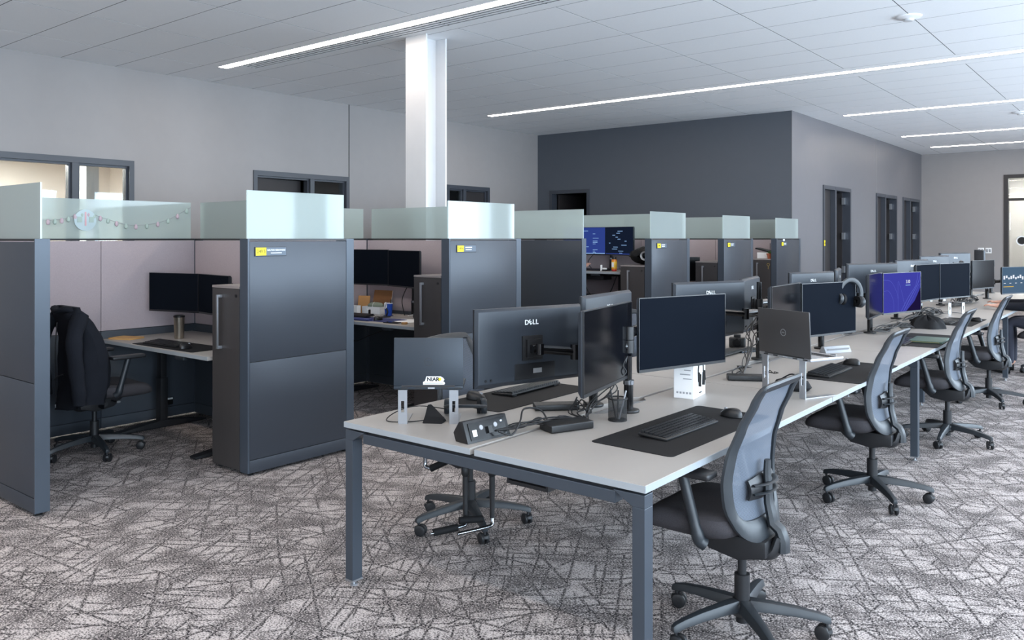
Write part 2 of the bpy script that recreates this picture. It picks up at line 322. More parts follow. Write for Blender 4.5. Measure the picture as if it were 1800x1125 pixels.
def glazed_front(n, y0, y1, mull, leaf_first, x=XL, swing=0, label=None):
    """door_<n>: frame, a leaf and a glazed sidelight in a wall whose room face is x, facing +x"""
    e = struct(ob('door_%d' % n, None, None, (x, y0, 0)))
    w = y1 - y0; q = .075; d0, d1 = -.16, .02
    MB().span((d0, 0, 0), (d1, .06, DZ)).build('jamb', 'door_frame', e, smooth=False); MB().span((d0, w - .06, 0), (d1, w, DZ)).build('jamb', 'door_frame', e, smooth=False)
    MB().span((d0, .06, DZ - .07), (d1, w - .06, DZ)).build('head', 'door_frame', e, smooth=False); m = mull - y0
    MB().span((d0, m - q / 2, 0), (d1 - .01, m + q / 2, DZ - .07)).build('mullion', 'door_frame', e, smooth=False)
    for (a, b), isleaf in (((.06, m - q / 2), leaf_first), ((m + q / 2, w - .06), not leaf_first)):
        for (p0, p1) in ((a, a + .025), (b - .025, b)): MB().span((-.11, p0, 0.01), (-.03, p1, DZ - .07)).build('stop', 'door_frame', e, smooth=False)
        MB().span((-.11, a + .025, DZ - .095), (-.03, b - .025, DZ - .07)).build('stop', 'door_frame', e, smooth=False)
        if isleaf == 'glass' or not isleaf:
            MB().span((-.075, a + .025, .06), (-.066, b - .025, DZ - .095)).build('pane', 'clear_glass', e, smooth=False)
            MB().span((-.11, a + .025, .01), (-.03, b - .025, .06)).build('rail', 'door_frame', e, smooth=False)
        else:
            lw = b - a - .06; h = ob('leaf', MB().span((-.045, 0, .01), (0, lw, DZ - .1)).mesh('leaf', 'door_leaf', smooth=False), e, (-.06, a + .03, 0), (0, 0, R(swing)))
            MB().cyl((.02, lw - .09, 1.0), (.05, lw - .09, 1.0), .012).tube([(.05, lw - .09, 1.0), (.05, lw - .22, 1.0)], .009).build('handle', 'hinge', h)
    return e
glazed_front(1, 2.55, 5.0, 4.30, 'glass'); glazed_front(2, 6.71, 8.44, 7.73, True, swing=8); glazed_front(3, 10.68, 11.86, 11.16, False, swing=0)
# plain doorway in the dark wall, leaf swung inwards
e = struct(ob('door_4', None, None, (-9.75, YD, 0)))
MB().span((0, -.02, 0), (.06, .16, DZ)).build('jamb', 'door_frame', e, smooth=False); MB().span((.9, -.02, 0), (.96, .16, DZ)).build('jamb', 'door_frame', e, smooth=False); MB().span((.06, -.02, DZ - .07), (.9, .16, DZ)).build('head', 'door_frame', e, smooth=False)
MB().span((0, 0, .01), (.045, .82, DZ - .08)).build('leaf', 'door_leaf', e, (.075, .17, 0), (0, 0, R(-4)), smooth=False)
# office doors of the return wall: dark sidelight, mullion, leaf swung inwards on bright hinges
for n, (a, c, _, _) in enumerate(RO):
    e = struct(ob('door_%d' % (5 + n), None, None, (XR, a, 0))); w = c - a; m = w * .42
    for y0, y1 in ((0, .06), (w - .06, w), (m - .04, m + .04)): MB().span((-.16, y0, 0), (.02, y1, DZ)).build('jamb', 'door_frame', e, smooth=False)
    MB().span((-.16, .06, DZ - .07), (.018, w - .06, DZ)).build('head', 'door_frame', e, smooth=False)
    MB().span((-.09, .06, .02), (-.07, m - .04, DZ - .07)).build('side_panel', 'door_leaf', e, smooth=False)
    h = ob('leaf', MB().span((-.9, 0, .01), (0, .045, DZ - .08)).mesh('leaf', 'door_leaf', smooth=False), e, (-.125, w - .11, 0), (0, 0, R(4)))
    for z in (.3, .95, 1.6, 2.28): MB().box((.03, -.005, z), (.05, .09, .13)).build('hinge', 'hinge', h, smooth=False)
    MB().cyl((-.82, -.02, 1.0), (-.82, -.06, 1.0), .011).tube([(-.82, -.06, 1), (-.7, -.06, 1)], .009).build('handle', 'hinge', h)
e = struct(ob('door_8', None, None, (-3.02, YF, 0)))
for x0, x1 in ((0, .09), (1.03, 1.12)): MB().span((x0, -.02, 0), (x1, .16, 3.07)).build('jamb', 'door_leaf', e, smooth=False)
MB().span((.09, -.02, 2.99), (1.03, .16, 3.07)).build('head', 'door_leaf', e, smooth=False); MB().span((.09, -.01, 2.45), (1.03, .15, 2.51)).build('transom', 'door_leaf', e, smooth=False)
MB().span((.09, .06, .05), (1.03, .07, 2.45)).build('pane', 'clear_glass', e, smooth=False); MB().span((.09, .06, 2.51), (1.03, .07, 2.99)).build('pane', 'clear_glass', e, smooth=False)
MB().lathe([(0, -.03), (.085, -.03), (.085, -.01)], (.36, .06, 1.5), 24, 'y').build('round_plate', 'black_plastic', e)
MB().lathe([(.088, -.012), (.115, -.02), (.115, -.002), (.088, 0)], (.36, .06, 1.5), 24, 'y').build('plate_ring', 'logo_white', e)
for k, (lx, nm) in enumerate(((-3.50, 'first'), (-3.34, 'second'))):
    s = thing('wall_switch', 'square two-gang wall switch, the one %s the tall glazed door' % ('farther from' if k == 0 else 'closer to'), 'switch', (lx, YF, 1.20), 0, 'switches on the far wall')
    MB().box((0, -.005, .06), (.13, .01, .13)).build('cover_plate', 'paper_white', s, bevel=.003)
    for q in (-.03, .03): MB().box((q, -.013, .06), (.04, .008, .075)).build('rocker', 'print_grey', s, bevel=.002)
# windows of the outer walls (behind and beside the camera)
for n, y in enumerate(WIN_Y):
    e = struct(ob('window_%d' % (n + 1), None, None, (XW, y, .6)))
    for a, b in (((0, -1.1, 0), (.15, -1.05, 2.3)), ((0, 1.05, 0), (.15, 1.1, 2.3)), ((0, -1.05, 0), (.15, 1.05, .05)), ((0, -1.05, 2.25), (.15, 1.05, 2.3)), ((.02, -.02, .05), (.13, .02, 2.25))): MB().span(a, b).build('frame_bar', 'door_frame', e, smooth=False)
    for a, b in ((-1.05, -.02), (.02, 1.05)): MB().span((.07, a, .05), (.076, b, 2.25)).build('pane', 'clear_glass', e, smooth=False)
for n, x in enumerate((-7.5, -4.2, -.9)):
    e = struct(ob('window_%d' % (n + 9), None, None, (x, YB, .6)))
    for a, b in (((-1.1, -.15, 0), (-1.05, 0, 2.3)), ((1.05, -.15, 0), (1.1, 0, 2.3)), ((-1.05, -.15, 0), (1.05, 0, .05)), ((-1.05, -.15, 2.25), (1.05, 0, 2.3)), ((-.02, -.13, .05), (.02, -.02, 2.25))): MB().span(a, b).build('frame_bar', 'door_frame', e, smooth=False)
    for a, b in ((-1.05, -.02), (.02, 1.05)): MB().span((a, -.076, .05), (b, -.07, 2.25)).build('pane', 'clear_glass', e, smooth=False)
# steel column
c = struct(ob('column', None, None, (-6.09, 6.155, 0)))
for y in (-.155, .135): MB().span((-.15, y, 0), (.15, y + .02, CZ)).build('flange', 'column_white', c, bevel=.002, smooth=False)
MB().span((-.008, -.135, 0), (.008, .135, CZ)).build('web', 'column_white', c, smooth=False)

# ------------------------------------------------------------------ ceiling: tiles, light strips, air slots, detectors
ceil = struct(MB().span((XL - .15, YB - .15, CZ + .03), (XW + .15, YF + .15, CZ + .1)).build('ceiling', 'ceiling_back', smooth=False))
STEP = .634
rows = []; y = 3.506 - 13 * STEP
while y < 5.3: rows.append((y, y + STEP)); y += STEP
rows = [r for r in rows if r[1] < 5.45]
rows[-1] = (rows[-1][0], 5.424)
BANDS = [(5.424, 6.06), (10.50, 11.13), (14.30, 14.94), (18.11, 18.74), (20.64, 21.27)]
for (a, b), (a2, _) in zip(BANDS, BANDS[1:] + [(YF, 0)]):
    n = max(1, round((a2 - b) / STEP)); rows += [(b + i * (a2 - b) / n, b + (i + 1) * (a2 - b) / n) for i in range(n)]
xs = [-10.06, -9.17, -7.96, -6.745, -5.55, -4.346, -3.13, -1.89, -.68, .53, 1.74, 2.95, 4.2]
rest = MB(); GAP = .0045
for (a, b) in rows:
    for x0, x1 in zip(xs, xs[1:]):
        if a > YD - .1 and x1 < XR + .1: continue
        x0c = max(x0, XR) if a > YD - .1 else x0
        if a < 3.3 or x0 > .4: rest.box(((x0c + x1) / 2, (a + b) / 2, CZ + .01), (x1 - x0c - 2 * GAP, b - a - 2 * GAP, .02)); continue
        d = (round(x1 - x0c - 2 * GAP, 3), round(b - a - 2 * GAP, 3), .02)
        ob('ceiling_tile', cached(('tile', d), lambda: MB().box((0, 0, 0), d).mesh('ceiling_tile', 'ceiling_white', smooth=False)), ceil, ((x0c + x1) / 2, (a + b) / 2, CZ + .01))
stuff(rest.build('tile_field', 'ceiling_white', ceil, smooth=False))
grid = MB()
for yy in sorted(set([round(a, 4) for a, b in rows] + [round(b, 4) for a, b in rows])): grid.span((XL if yy < YD else XR, yy - .009, CZ + .0008), (XW, yy + .009, CZ + .006))
for xx in xs[1:-1]:
    if xx > XR: grid.span((xx - .009, YB, CZ + .0008), (xx + .009, YF, CZ + .006))
    else: grid.span((xx - .009, YB, CZ + .0008), (xx + .009, YD, CZ + .006))
grid.build('joint_grid', 'ceiling_back', ceil, smooth=False)
LIGHTS = [(5.57, 5.675, -9.07, 'long ceiling light strip beside the dark air slot, running past the white column', BANDS[0]),
          (10.67, 10.775, -9.08, 'longest ceiling light strip, ending above the dark wall', BANDS[1]),
          (14.46, 14.55, -4.31, 'ceiling light strip past the dark wall corner, first of the three short ones', BANDS[2]),
          (18.2, 18.29, -4.27, 'ceiling light strip, middle of the three short ones over the far desks', BANDS[3]),
          (20.75, 20.84, -4.24, 'ceiling light strip closest to the far wall with the switches', BANDS[4])]
for i, (a, b, x0, lab, (ba, bb)) in enumerate(LIGHTS):
    t = thing('linear_light', lab, 'light', (x0, a, CZ), 0, 'ceiling light strips'); L = 3.9 - x0; w = b - a
    MB().span((0, 0, -.009), (L, w, .003)).build('diffuser', 'strip_glow', t, smooth=False)
    q = MB(); q.span((-.012, -.012, -.006), (0, w + .012, .02)).span((0, -.012, -.006), (L, 0, .02)).span((0, w, -.006), (L, w + .012, .02)).build('trim_frame', 'lamp_white', t, smooth=False)
    MB().span((0, 0, .005), (L, w, .025)).build('housing', 'lamp_white', t, smooth=False)
    # plasterboard infill of the band
    xa = XL if i < 2 else XR; f = MB(); z0, z1 = CZ, CZ + .02; s1 = b + .014 + (.23 if i == 0 else .13 if i == 1 else 0)
    f.span((xa, ba + .004, z0), (XW, a - .016, z1)); f.span((xa, a - .016, z0), (x0 - .014, s1, z1)); f.span((xa, s1 + .004, z0), (XW, bb - .004, z1))
    f.build('ceiling_infill', 'ceiling_white', ceil, smooth=False)
    if i < 2:
        d = thing('slot_diffuser', ['slotted air diffuser with dark gaps alongside the light strip by the column', 'slotted air diffuser alongside the longest light strip'][i], 'air diffuser', (x0 + .0, b + .014, CZ), 0, 'ceiling air slots')
        ww = s1 - b - .014; n = 4 if i == 0 else 2
        MB().span((.25 * (i == 0), 0, .004), (L, ww, .02)).build('slot_back', 'slot_dark', d, smooth=False)
        if i == 0: MB().span((-.01, 0, 0), (.25, ww, .02)).build('end_plate', 'lamp_white', d, smooth=False)
        bar = ww / n
        for k in range(n): MB().span((.25 * (i == 0), k * bar + .002, -.001), (L, (k + .55 if i == 0 else k + .85) * bar, .004)).build('slat', 'lamp_white', d, smooth=False)
for k, (y0, x0) in enumerate(((.5, -9.0), (-3.4, -9.0))):       # strips behind the camera
    t = thing('linear_light', ['ceiling light strip over the aisle in front of the desks', 'ceiling light strip along the window wall at the back'][k], 'light', (x0, y0, CZ), 0, 'ceiling light strips')
    MB().span((0, 0, -.036), (12.5, .1, -.008)).build('diffuser', 'strip_glow', t, smooth=False); MB().span((-.01, -.01, -.008), (12.51, .11, -.001)).build('housing', 'lamp_white', t, smooth=False)
for k, (x, y) in enumerate(((-1.912, 8.416), (-1.904, 15.95))):
    t = thing('smoke_detector', ['white round ceiling detector crossing a tile joint in front of the longest light', 'white round ceiling detector at the far end beyond the short lights'][k], 'detector', (x, y, CZ))
    MB().lathe([(.0, -.028), (.06, -.026), (.112, -.012), (.118, 0)], n=32).build('body', 'lamp_white', t)
    MB().lathe([(.0, -.048), (.04, -.046), (.05, -.03), (.05, -.02)], n=24).build('sensor', 'column_white', t)
# ------------------------------------------------------------------ cubicles
PH = 1.553; GH = 1.87
def partition(label, loc, rz, L, t, front, back, seams=(), gl=(), p0=.012, p1=.012, group=None, name='partition_panel', low=.745, gy=None):
    """run along local x, thickness along local y; front faces local -y"""
    o = thing(name, label, 'partition', loc, rz, group)
    z0 = .022
    MB().span((0, 0, z0), (p0, t, PH)).build('post', 'panel_edge', o, bevel=.0015, smooth=False)
    MB().span((L - p1, 0, z0), (L, t, PH)).build('post', 'panel_edge', o, bevel=.0015, smooth=False)
    MB().span((p0, .012, z0), (L - p1, t - .012, PH - .02)).build('core', 'cap_black', o, smooth=False)
    MB().span((p0, .001, PH - .014), (L - p1, t - .001, PH)).build('top_cap', 'cap_black', o, smooth=False)
    cuts = [p0] + list(seams) + [L - p1]; g = .002
    for y0, y1, m in ((.001, .011, front), (t - .011, t - .001, back)):
        if not m: continue
        for a, b in zip(cuts, cuts[1:]):
            w = round(b - a - 2 * g, 3); c = (a + b) / 2; yc = (y0 + y1) / 2
            fab = m == 'fabric_mauve'
            hi = low + .06 if fab else low
            ob('upper_tile', rbox((w, .010, round(PH - .018 - hi - g, 3)), .003 if fab else .0015, m), o, (c, yc, (PH - .018 + hi + g) / 2))
            lm = 'fabric_low' if fab else m
            ob('lower_tile', rbox((w, .010, round(hi - .106 - 2 * g, 3)), .0015, lm), o, (c, yc, (hi + .106) / 2))
            ob('kick_plate', rbox((w, .010, round(.106 - z0 - g, 3)), .0015, lm), o, (c, yc, (.104 + z0) / 2))
    for x in (.05, L - .05): MB().cyl((x, t / 2, 0), (x, t / 2, .006), .02).cyl((x, t / 2, .006), (x, t / 2, z0), .006).build('glide', 'black_plastic', o)
    gy = t * .5 if gy is None else gy
    for a, b in gl:
        q = MB().span((a, gy - .005, PH), (b, gy + .005, GH)); q.mi = [1] * 6; q.mi[2] = 0; q.mi[4] = 0
        q.build('glass_screen', ['frosted_glass', 'frosted_edge'], o, smooth=False)
    return o
PM = 'panel_metal'; FM = 'fabric_mauve'
XF = -4.655
EP = 'cubicle end panels with name signs'
ENDS = [(3.065, 3.953, 'dark metal end panel with frosted glass on top, carrying the sign 249.5'), (4.975, 5.945, 'dark metal end panel with frosted glass on top, between cluttered desk and column aisle'),
        (8.40, 9.37, 'dark metal end panel beside the orange can and black backpack'), (10.385, 11.38, 'dark metal end panel, second to last of the row, in front of the dark wall'), (12.3, 13.35, 'last dark metal end panel of the row, by the wall corner')]
for i, (a, b, lab) in enumerate(ENDS):
    partition(lab, (XF, a, 0), R(90), b - a, .09, PM, PM, (), [(.005, b - a - .082)], .014, .07, EP, 'end_panel', gy=.02)
def run_y(lab, x, a, b, front, back, seams, gl, group=None): return partition(lab, (x, a, 0), R(90), b - a, .08, front, back, [s - a for s in seams], [(p - a, q - a) for p, q in gl], group=group)
def run_x(lab, y, a, b, front, back, seams, gl, p1=.012, group=None): return partition(lab, (a, y, 0), 0, b - a, .08, front, back, [s - a for s in seams], [(p - a, q - a) for p, q in gl], p1=p1, group=group)
SW = 'cubicle walls'
run_y('mauve fabric back wall of the first two cubicles, behind the coat-draped chair', -6.70, 1.962, 5.943, FM, FM, (3.066, 3.95, 4.85), [(1.98, 3.86), (3.96, 5.85)], SW)
run_y('mauve fabric back wall of the three far cubicles beyond the aisle', -6.70, 7.404, 13.35, FM, FM, (8.4, 9.38, 10.3, 11.38, 12.3), [(7.42, 9.28), (9.4, 11.28), (11.4, 13.25)], SW)
run_x('dark cubicle wing at the picture edge, beside the coat-draped chair', 1.88, -6.78, -4.90, PM, FM, (-5.85,), [(-6.76, -4.92)], group=SW)
run_x('fabric side wall behind the dark storage tower of the sign 249.5 panel', 3.873, -6.70, XF - .092, FM, FM, (-5.7,), [(-6.66, -4.77)], group=SW)
run_x('fabric side wall at the end of the desk with boxes and blue cup', 5.865, -6.70, XF - .092, FM, PM, (-6.66,), [(-6.66, -4.77)], group=SW)
run_x('brown-black cubicle wing across the aisle from the column', 7.322, -6.78, -4.90, PM, FM, (-6.2,), [(-6.76, -4.91)], group=SW)
run_x('fabric side wall behind the black backpack', 9.29, -6.70, XF - .092, FM, FM, (-5.3,), [(-6.66, -4.77)], group=SW)
run_x('fabric side wall behind the second to last end panel', 11.30, -6.70, XF - .092, FM, FM, (-5.2,), [(-6.66, -4.77)], group=SW)
run_x('fabric side wall of the last cubicle, behind the small potted plant', 13.27, -6.70, XF - .092, FM, FM, (-5.1,), [(-6.66, -4.77)], group=SW)
# storage towers
TL = ['dark storage tower with a long bar handle beside the coat-draped chair', 'dark storage tower with bar handle beside the cluttered desk', 'dark storage tower with bar handle under the black backpack', 'dark storage tower with bar handle and nothing standing on it, second to last', 'dark storage tower with a key in its lock, under the potted plant']
TY = [3.065, 4.975, 8.40, 10.385, 12.3]
for i, (y, lab) in enumerate(zip(TY, TL)):
    o = thing('storage_tower', lab, 'cabinet', (-4.912, y, 0), 0, 'storage towers'); w = .322
    MB().span((-w / 2, .02, .02), (w / 2, .80, 1.222)).build('body', 'cabinet_dark', o, smooth=False)
    MB().span((-w / 2, .0, 1.222), (w / 2, .80, 1.238)).build('top', 'cabinet_top', o, smooth=False)
    d = MB().span((-w / 2 + .002, 0, .03), (w / 2 - .002, .018, 1.219)).build('door', 'cabinet_dark', o, bevel=.001, smooth=False)
    h = MB(); h.span((-.055, -.038, .815), (-.037, -.028, 1.178)).span((-.055, -.03, .815), (-.037, 0, .835)).span((-.055, -.03, 1.158), (-.037, 0, 1.178)).build('handle', 'aluminium', d, bevel=.002)
    MB().cyl((.125, -.004, 1.175), (.125, 0, 1.175), .011).build('lock', 'black_plastic', d)
    if i == 4: MB().lathe([(.016, -.008), (.024, -.008), (.024, -.004), (.016, -.004)], (.125, 0, 1.15), 14, 'y').span((.12, -.008, 1.08), (.13, -.005, 1.13)).build('key', 'brass', d)
    for x, yy in ((-.13, .05), (.13, .05), (-.13, .75), (.13, .75)): MB().cyl((x, yy, 0), (x, yy, .02), .018).build('foot', 'black_plastic', o)
# name signs
SG = 'name signs on the end panels'
NUM = ['249.5', '249.4', '', '', '']
for i, (y, lab) in enumerate(zip((3.115, 5.063, 8.52, 10.49, 12.48), ('yellow and grey name sign reading 249.5', 'yellow and grey name sign on the end panel beside the column aisle', 'small yellow name sign on the panel beside the backpack', 'small yellow name sign on the second to last end panel', 'small yellow name sign on the last end panel'))):
    o = thing('name_sign', lab, 'sign', (XF, y, 1.437), R(90), SG); w = .245 if i < 2 else .235; h = .062
    MB().span((0, -.006, 0), (w, 0, h)).build('backing', 'sign_rim', o, bevel=.001, smooth=False)
    MB().span((.006, -.008, .005), (.085, -.006, h - .005)).build('number_tab', 'sign_yellow', o, smooth=False)
    MB().span((.086, -.008, .004), (w - .004, -.006, h - .004)).build('name_strip', 'sign_plate', o, smooth=False)
    if NUM[i]: ob('number', text_mesh(NUM[i], .030, 'ink'), o, (.046, -.0085, .031), (R(90), 0, 0))
    else: MB().box((.045, -.0085, .031), (.026, .001, .016)).build('number', 'ink', o, smooth=False)
    if i == 0: nl = ob('name_line', text_mesh('DALTON HERNANDEZ', .0150, 'logo_white', bold=.0003), o, (.163, -.0085, .040), (R(90), 0, 0)); nl.scale = (min(1, .142 / max(nl.dimensions.x, .01)),) * 2 + (1,); MB().box((.163, -.0085, .021), (.085, .001, .005)).build('title_line', 'logo_white', o, smooth=False)
    else:
        MB().box((.146, -.0085, .041), (.085, .001, .009)).build('name_line', 'logo_white', o, smooth=False); MB().box((.146, -.0085, .022), (.075, .001, .006)).build('title_line', 'logo_white', o, smooth=False)
o = thing('paper_tag', 'tiny white tag stuck above the last name sign', 'tag', (XF, 12.56, 1.515), R(90)); MB().span((0, -.002, 0), (.07, 0, .03)).build('slip', 'paper_white', o, smooth=False)
o = thing('door_number_plate', 'small yellow plate on the first office door of the grey return wall', 'sign', (XR + .02, 14.97, 1.42), R(90)); MB().span((0, -.006, 0), (.05, 0, .1)).build('plate', 'sign_yellow', o, smooth=False); MB().span((.015, -.008, .03), (.035, -.006, .06)).build('mark', 'ink', o, smooth=False)

# height-adjustable cubicle desks
def cub_desk(lab, y0, z, x0=-6.685, x1=-5.12, d=.79):
    o = thing('standing_desk', lab, 'desk', ((x0 + x1) / 2, y0, 0), 0, 'cubicle desks'); w = (x1 - x0) / 2
    ob('desktop', rbox((2 * w, d, .03), .004, 'laminate'), o, (0, d / 2, z - .015))
    MB().span((-w, -.0015, z - .028), (w, 0.0005, z - .003)).build('edge_band', 'laminate_edge', o, smooth=False)
    for s in (-1, 1):
        x = s * (w - .22)
        q = MB(); q.span((x - .04, d / 2 - .03, .06), (x + .04, d / 2 + .03, z * .55)).span((x - .033, d / 2 - .024, z * .55), (x + .033, d / 2 + .024, z - .05)).build('leg', 'chair_black', o, bevel=.003)
        MB().prism([(.02, .005), (d - .02, .005), (d - .02, .02), (d / 2 + .05, .06), (d / 2 - .05, .06), (.02, .02)], x - .04, x + .04, 'yz').build('foot', 'chair_black', o, bevel=.003)
        MB().span((x - .03, .1, z - .05), (x + .03, d - .1, z - .031)).build('bracket', 'chair_black', o)
    MB().span((-w + .2, d / 2 - .03, z - .075), (w - .2, d / 2 + .03, z - .045)).build('crossbar', 'chair_black', o)
    MB().span((w - .42, -.005, z - .055), (w - .30, .03, z - .032)).build('control_paddle', 'chair_plastic', o, bevel=.004)
    return o
cub_desk('light laminate cubicle desk with tumbler, keyboard and notebook', 3.055, .745)
cub_desk('light laminate cubicle desk cluttered with boxes and a blue cup', 5.03, .78)
cub_desk('raised standing desk under the lit blue screens', 8.47, 1.15)
cub_desk('cubicle desk mostly hidden behind the third end panel', 10.46, .75)
cub_desk('cubicle desk of the last cubicle by the wall corner', 12.45, .75)
# ------------------------------------------------------------------ desk benches
BX0, BX1 = -2.875, -1.345; BM = (BX0 + BX1) / 2; DT = .735
BENCH = [2.385, 6.27, 10.40, 14.3]
BL = ['nearest double desk bench with pale tops and steel frame', 'middle double desk bench with pale tops, holding the violet lock screen', 'farthest double desk bench with pale tops, past the seated person']
bench_objs = []
for i in range(3):
    y0, y1 = BENCH[i], BENCH[i + 1] - .008; ym = (y0 + y1) / 2
    o = thing('desk_bench', BL[i], 'desk', (BM, y0, 0), 0, 'double desk benches'); h = (BX1 - BX0) / 2; L = y1 - y0; Lm = L / 2
    for s in (-1, 1):
        for a, b in ((0, Lm - .004), (Lm + .004, L)):
            # desktop with an oblong cable cut-out along the centre line
            xin = s * .012; xo = s * h; w = abs(xo - xin); cut0, cut1 = (a + b) / 2 - .22 + .1, (a + b) / 2 + .22 + .1; xc = s * .055
            q = MB(); P = [(xo, a), (xo, b), (xin, b), (xin, cut1 + .03), (xc, cut1 - .02), (xc, cut0 + .02), (xin, cut0 - .03), (xin, a)]
            t = q.prism(P, DT - .026, DT).build('desktop', 'laminate', o, bevel=.0015, smooth=False)
            e = MB(); e.span((xo, a, DT - .025), (xo + s * .0015, b, DT - .0015)); 
            if a == 0: e.span((min(xin, xo), -.0015, DT - .025), (max(xin, xo), 0, DT - .0015))
            e.build('edge_band', 'laminate_edge', t, smooth=False)
    for y in ((.0, L) if i < 2 else (0, L)):
        yy = .012 if y == 0 else L - .052
        if i > 0 and y == 0: continue
        for s in (-1, 1):       # folded-steel leg, wider at the top corner
            xo = s * (h - .005)
            q2 = MB(); q2.span((min(xo, xo - s * .048), yy - .008, .028), (max(xo, xo - s * .048), yy + .048, .655)).build('leg', 'desk_steel', o, bevel=.002, smooth=False)
            MB().prism([(xo, .655), (xo, .70), (xo - s * .125, .70), (xo - s * .048, .655)][::s], yy - .008, yy + .048, 'xz').build('leg_gusset', 'desk_steel', o, bevel=.002, smooth=False)
            MB().cyl((xo - s * .024, yy + .02, 0), (xo - s * .024, yy + .02, .008), .016).cyl((xo - s * .024, yy + .02, .008), (xo - s * .024, yy + .02, .03), .005).build('levelling_foot', 'hinge', o)
            MB().span((min(xo, xo - s * .050), yy - .010, .024), (max(xo, xo - s * .050), yy + .05, .032)).build('foot_cap', 'aluminium', o, smooth=False)
        MB().span((-h + .12, yy - .006, .652), (h - .12, yy + .046, .695)).build('end_rail', 'desk_steel', o, bevel=.003, smooth=False)
        MB().span((-h + .10, yy + .01, .695), (h - .10, yy + .04, DT - .026)).build('spacer', 'cap_black', o, smooth=False)
    for s in (-1, 1):           # inset legs under the middle seam
        x = s * .33; MB().span((x - .022, Lm - .028, .028), (x + .022, Lm + .028, .66)).build('leg', 'desk_steel', o, bevel=.002, smooth=False)
        MB().cyl((x, Lm, 0), (x, Lm, .008), .016).cyl((x, Lm, .008), (x, Lm, .03), .005).build('levelling_foot', 'hinge', o)
    for x in (-.30, .30): MB().span((x - .02, .06, .66), (x + .02, L - .06, .70)).build('side_rail', 'desk_steel', o, smooth=False)
    MB().span((-.11, .35, .50), (.11, L - .35, .515)).span((-.11, .35, .515), (-.10, L - .35, .60)).span((.10, .35, .515), (.11, L - .35, .60)).build('cable_tray', 'cap_black', o, smooth=False)
    for k, yc in enumerate((Lm / 2 + .1, Lm * 1.5 + .1)):
        f = MB().box((0, 0, 0), (.085, .40, .006)).build('cable_flap', 'aluminium', o, (.01, yc, DT - .012), (0, R(-12), 0), smooth=False)
# ------------------------------------------------------------------ task chair
def chair_profile(z):          # how far the back sits behind the column
    pts = [(.40, .112), (.47, .088), (.55, .072), (.65, .070), (.75, .078), (.85, .10), (.95, .138), (1.03, .178)]
    if z <= pts[0][0]: return pts[0][1]
    for (a, b), (c, d) in zip(pts, pts[1:]):
        if z <= c: t = (z - a) / (c - a); t = t * t * (3 - 2 * t) * .5 + t * .5; return b + (d - b) * t
    return pts[-1][1]
def chair_outline(t):          # closed outline of the back, t in 0..1 -> (y, z)
    keys = [(0, .405), (.115, .412), (.185, .45), (.228, .53), (.243, .62), (.238, .70), (.222, .80), (.207, .90), (.197, .98), (.188, 1.006), (.165, 1.018), (.08, 1.022), (0, 1.024)]
    full = keys + [(-y, z) for y, z in keys[-2:0:-1]]
    n = len(full); f = t * n; i = int(f) % n; u = f - int(f)
    a, b, c, d = (full[(i + k) % n] for k in (-1, 0, 1, 2))
    cr = lambda a, b, c, d: .5 * (2 * b + (c - a) * u + (2 * a - 5 * b + 4 * c - d) * u * u + (3 * b - a - 3 * c + d) * u ** 3)
    return cr(a[0], b[0], c[0], d[0]), cr(a[1], b[1], c[1], d[1])
def wrap(y, z): return -chair_profile(z) + (.045 - .028 * min(1, max(0, (z - .75) / .25))) * (abs(y) / .24) ** 2.2
def m_back_frame():
    q = MB(); n = 72; vs = []; sec = 8
    for i in range(n):
        y, z = chair_outline(i / n); y2, z2 = chair_outline((i + .01) / n); t = Vector((0, y2 - y, z2 - z)).normalized(); nrm = Vector((0, -t.z, t.y))   # inward
        cz = .72; inward = nrm if nrm.dot(Vector((0, -y, cz - z))) > 0 else -nrm
        wdt = .046 if z > .5 else .046 + (.5 - z) * .35; th = .028
        if z > .98: wdt = .036
        for a, d in ((0, -.3), (0, .5), (.25, 1.), (.75, 1.), (1, .4), (1, -.2), (.75, -.8), (.25, -.8)):
            py = y + inward.y * a * wdt; pz = z + inward.z * a * wdt; vs.append((wrap(py, pz) - d * th * .5, py, pz))
    fs = [(i * sec + k, i * sec + (k + 1) % sec, ((i + 1) % n) * sec + (k + 1) % sec, ((i + 1) % n) * sec + k) for i in range(n) for k in range(sec)]
    return q.add(vs, fs).mesh('back_frame', 'chair_plastic')
def m_back_mesh():
    q = MB(); nu, nv = 13, 22
    def half(z):
        best = .03
        for i in range(200):
            y, zz = chair_outline(i / 400)
            if abs(zz - z) < .012: best = max(best, y)
        return best - .034
    hs = [half(.47 + .52 * j / (nv - 1)) for j in range(nv)]
    def fn(u, v):
        z = .465 + .527 * v; hh = hs[int(round(v * (nv - 1)))]; y = (2 * u - 1) * hh; return (wrap(y, z) + .004, y, z)
    return q.grid(fn, nu, nv).mesh('back_mesh', 'chair_mesh')
def m_spine():
    q = MB(); pts = []; 
    for z in [.36 + .02 * i for i in range(18)]: pts.append((-chair_profile(max(z, .4)) - .034 - (.02 if z < .45 else 0) + (max(0, z - .6) * .05), 0, z))
    q.tube(pts, [.034 - .016 * i / 17 for i in range(18)], 8, flat=.7)
    return q.mesh('spine', 'chair_plastic')
def m_lower():
    q = MB(); q.tube(spline([(-.02, 0, .375), (-.09, 0, .352), (-.135, 0, .362), (-.155, 0, .42)], 4), [.075, .08, .085, .085, .08, .08, .075, .07, .062, .055, .05, .045, .04], 10, flat=.42); return q.mesh('back_bracket', 'chair_black')
def m_lumbar():
    q = MB(); z0 = .60
    q.grid(lambda u, v: (wrap((2 * u - 1) * .115, z0 + .10 * (v - .5)) - .012 - .012 * math.sin(math.pi * v), (2 * u - 1) * .115, z0 + .10 * (v - .5) * (1 - .25 * abs(2 * u - 1))), 9, 6)
    return q.mesh('lumbar_pad', 'chair_black', thick=.008)
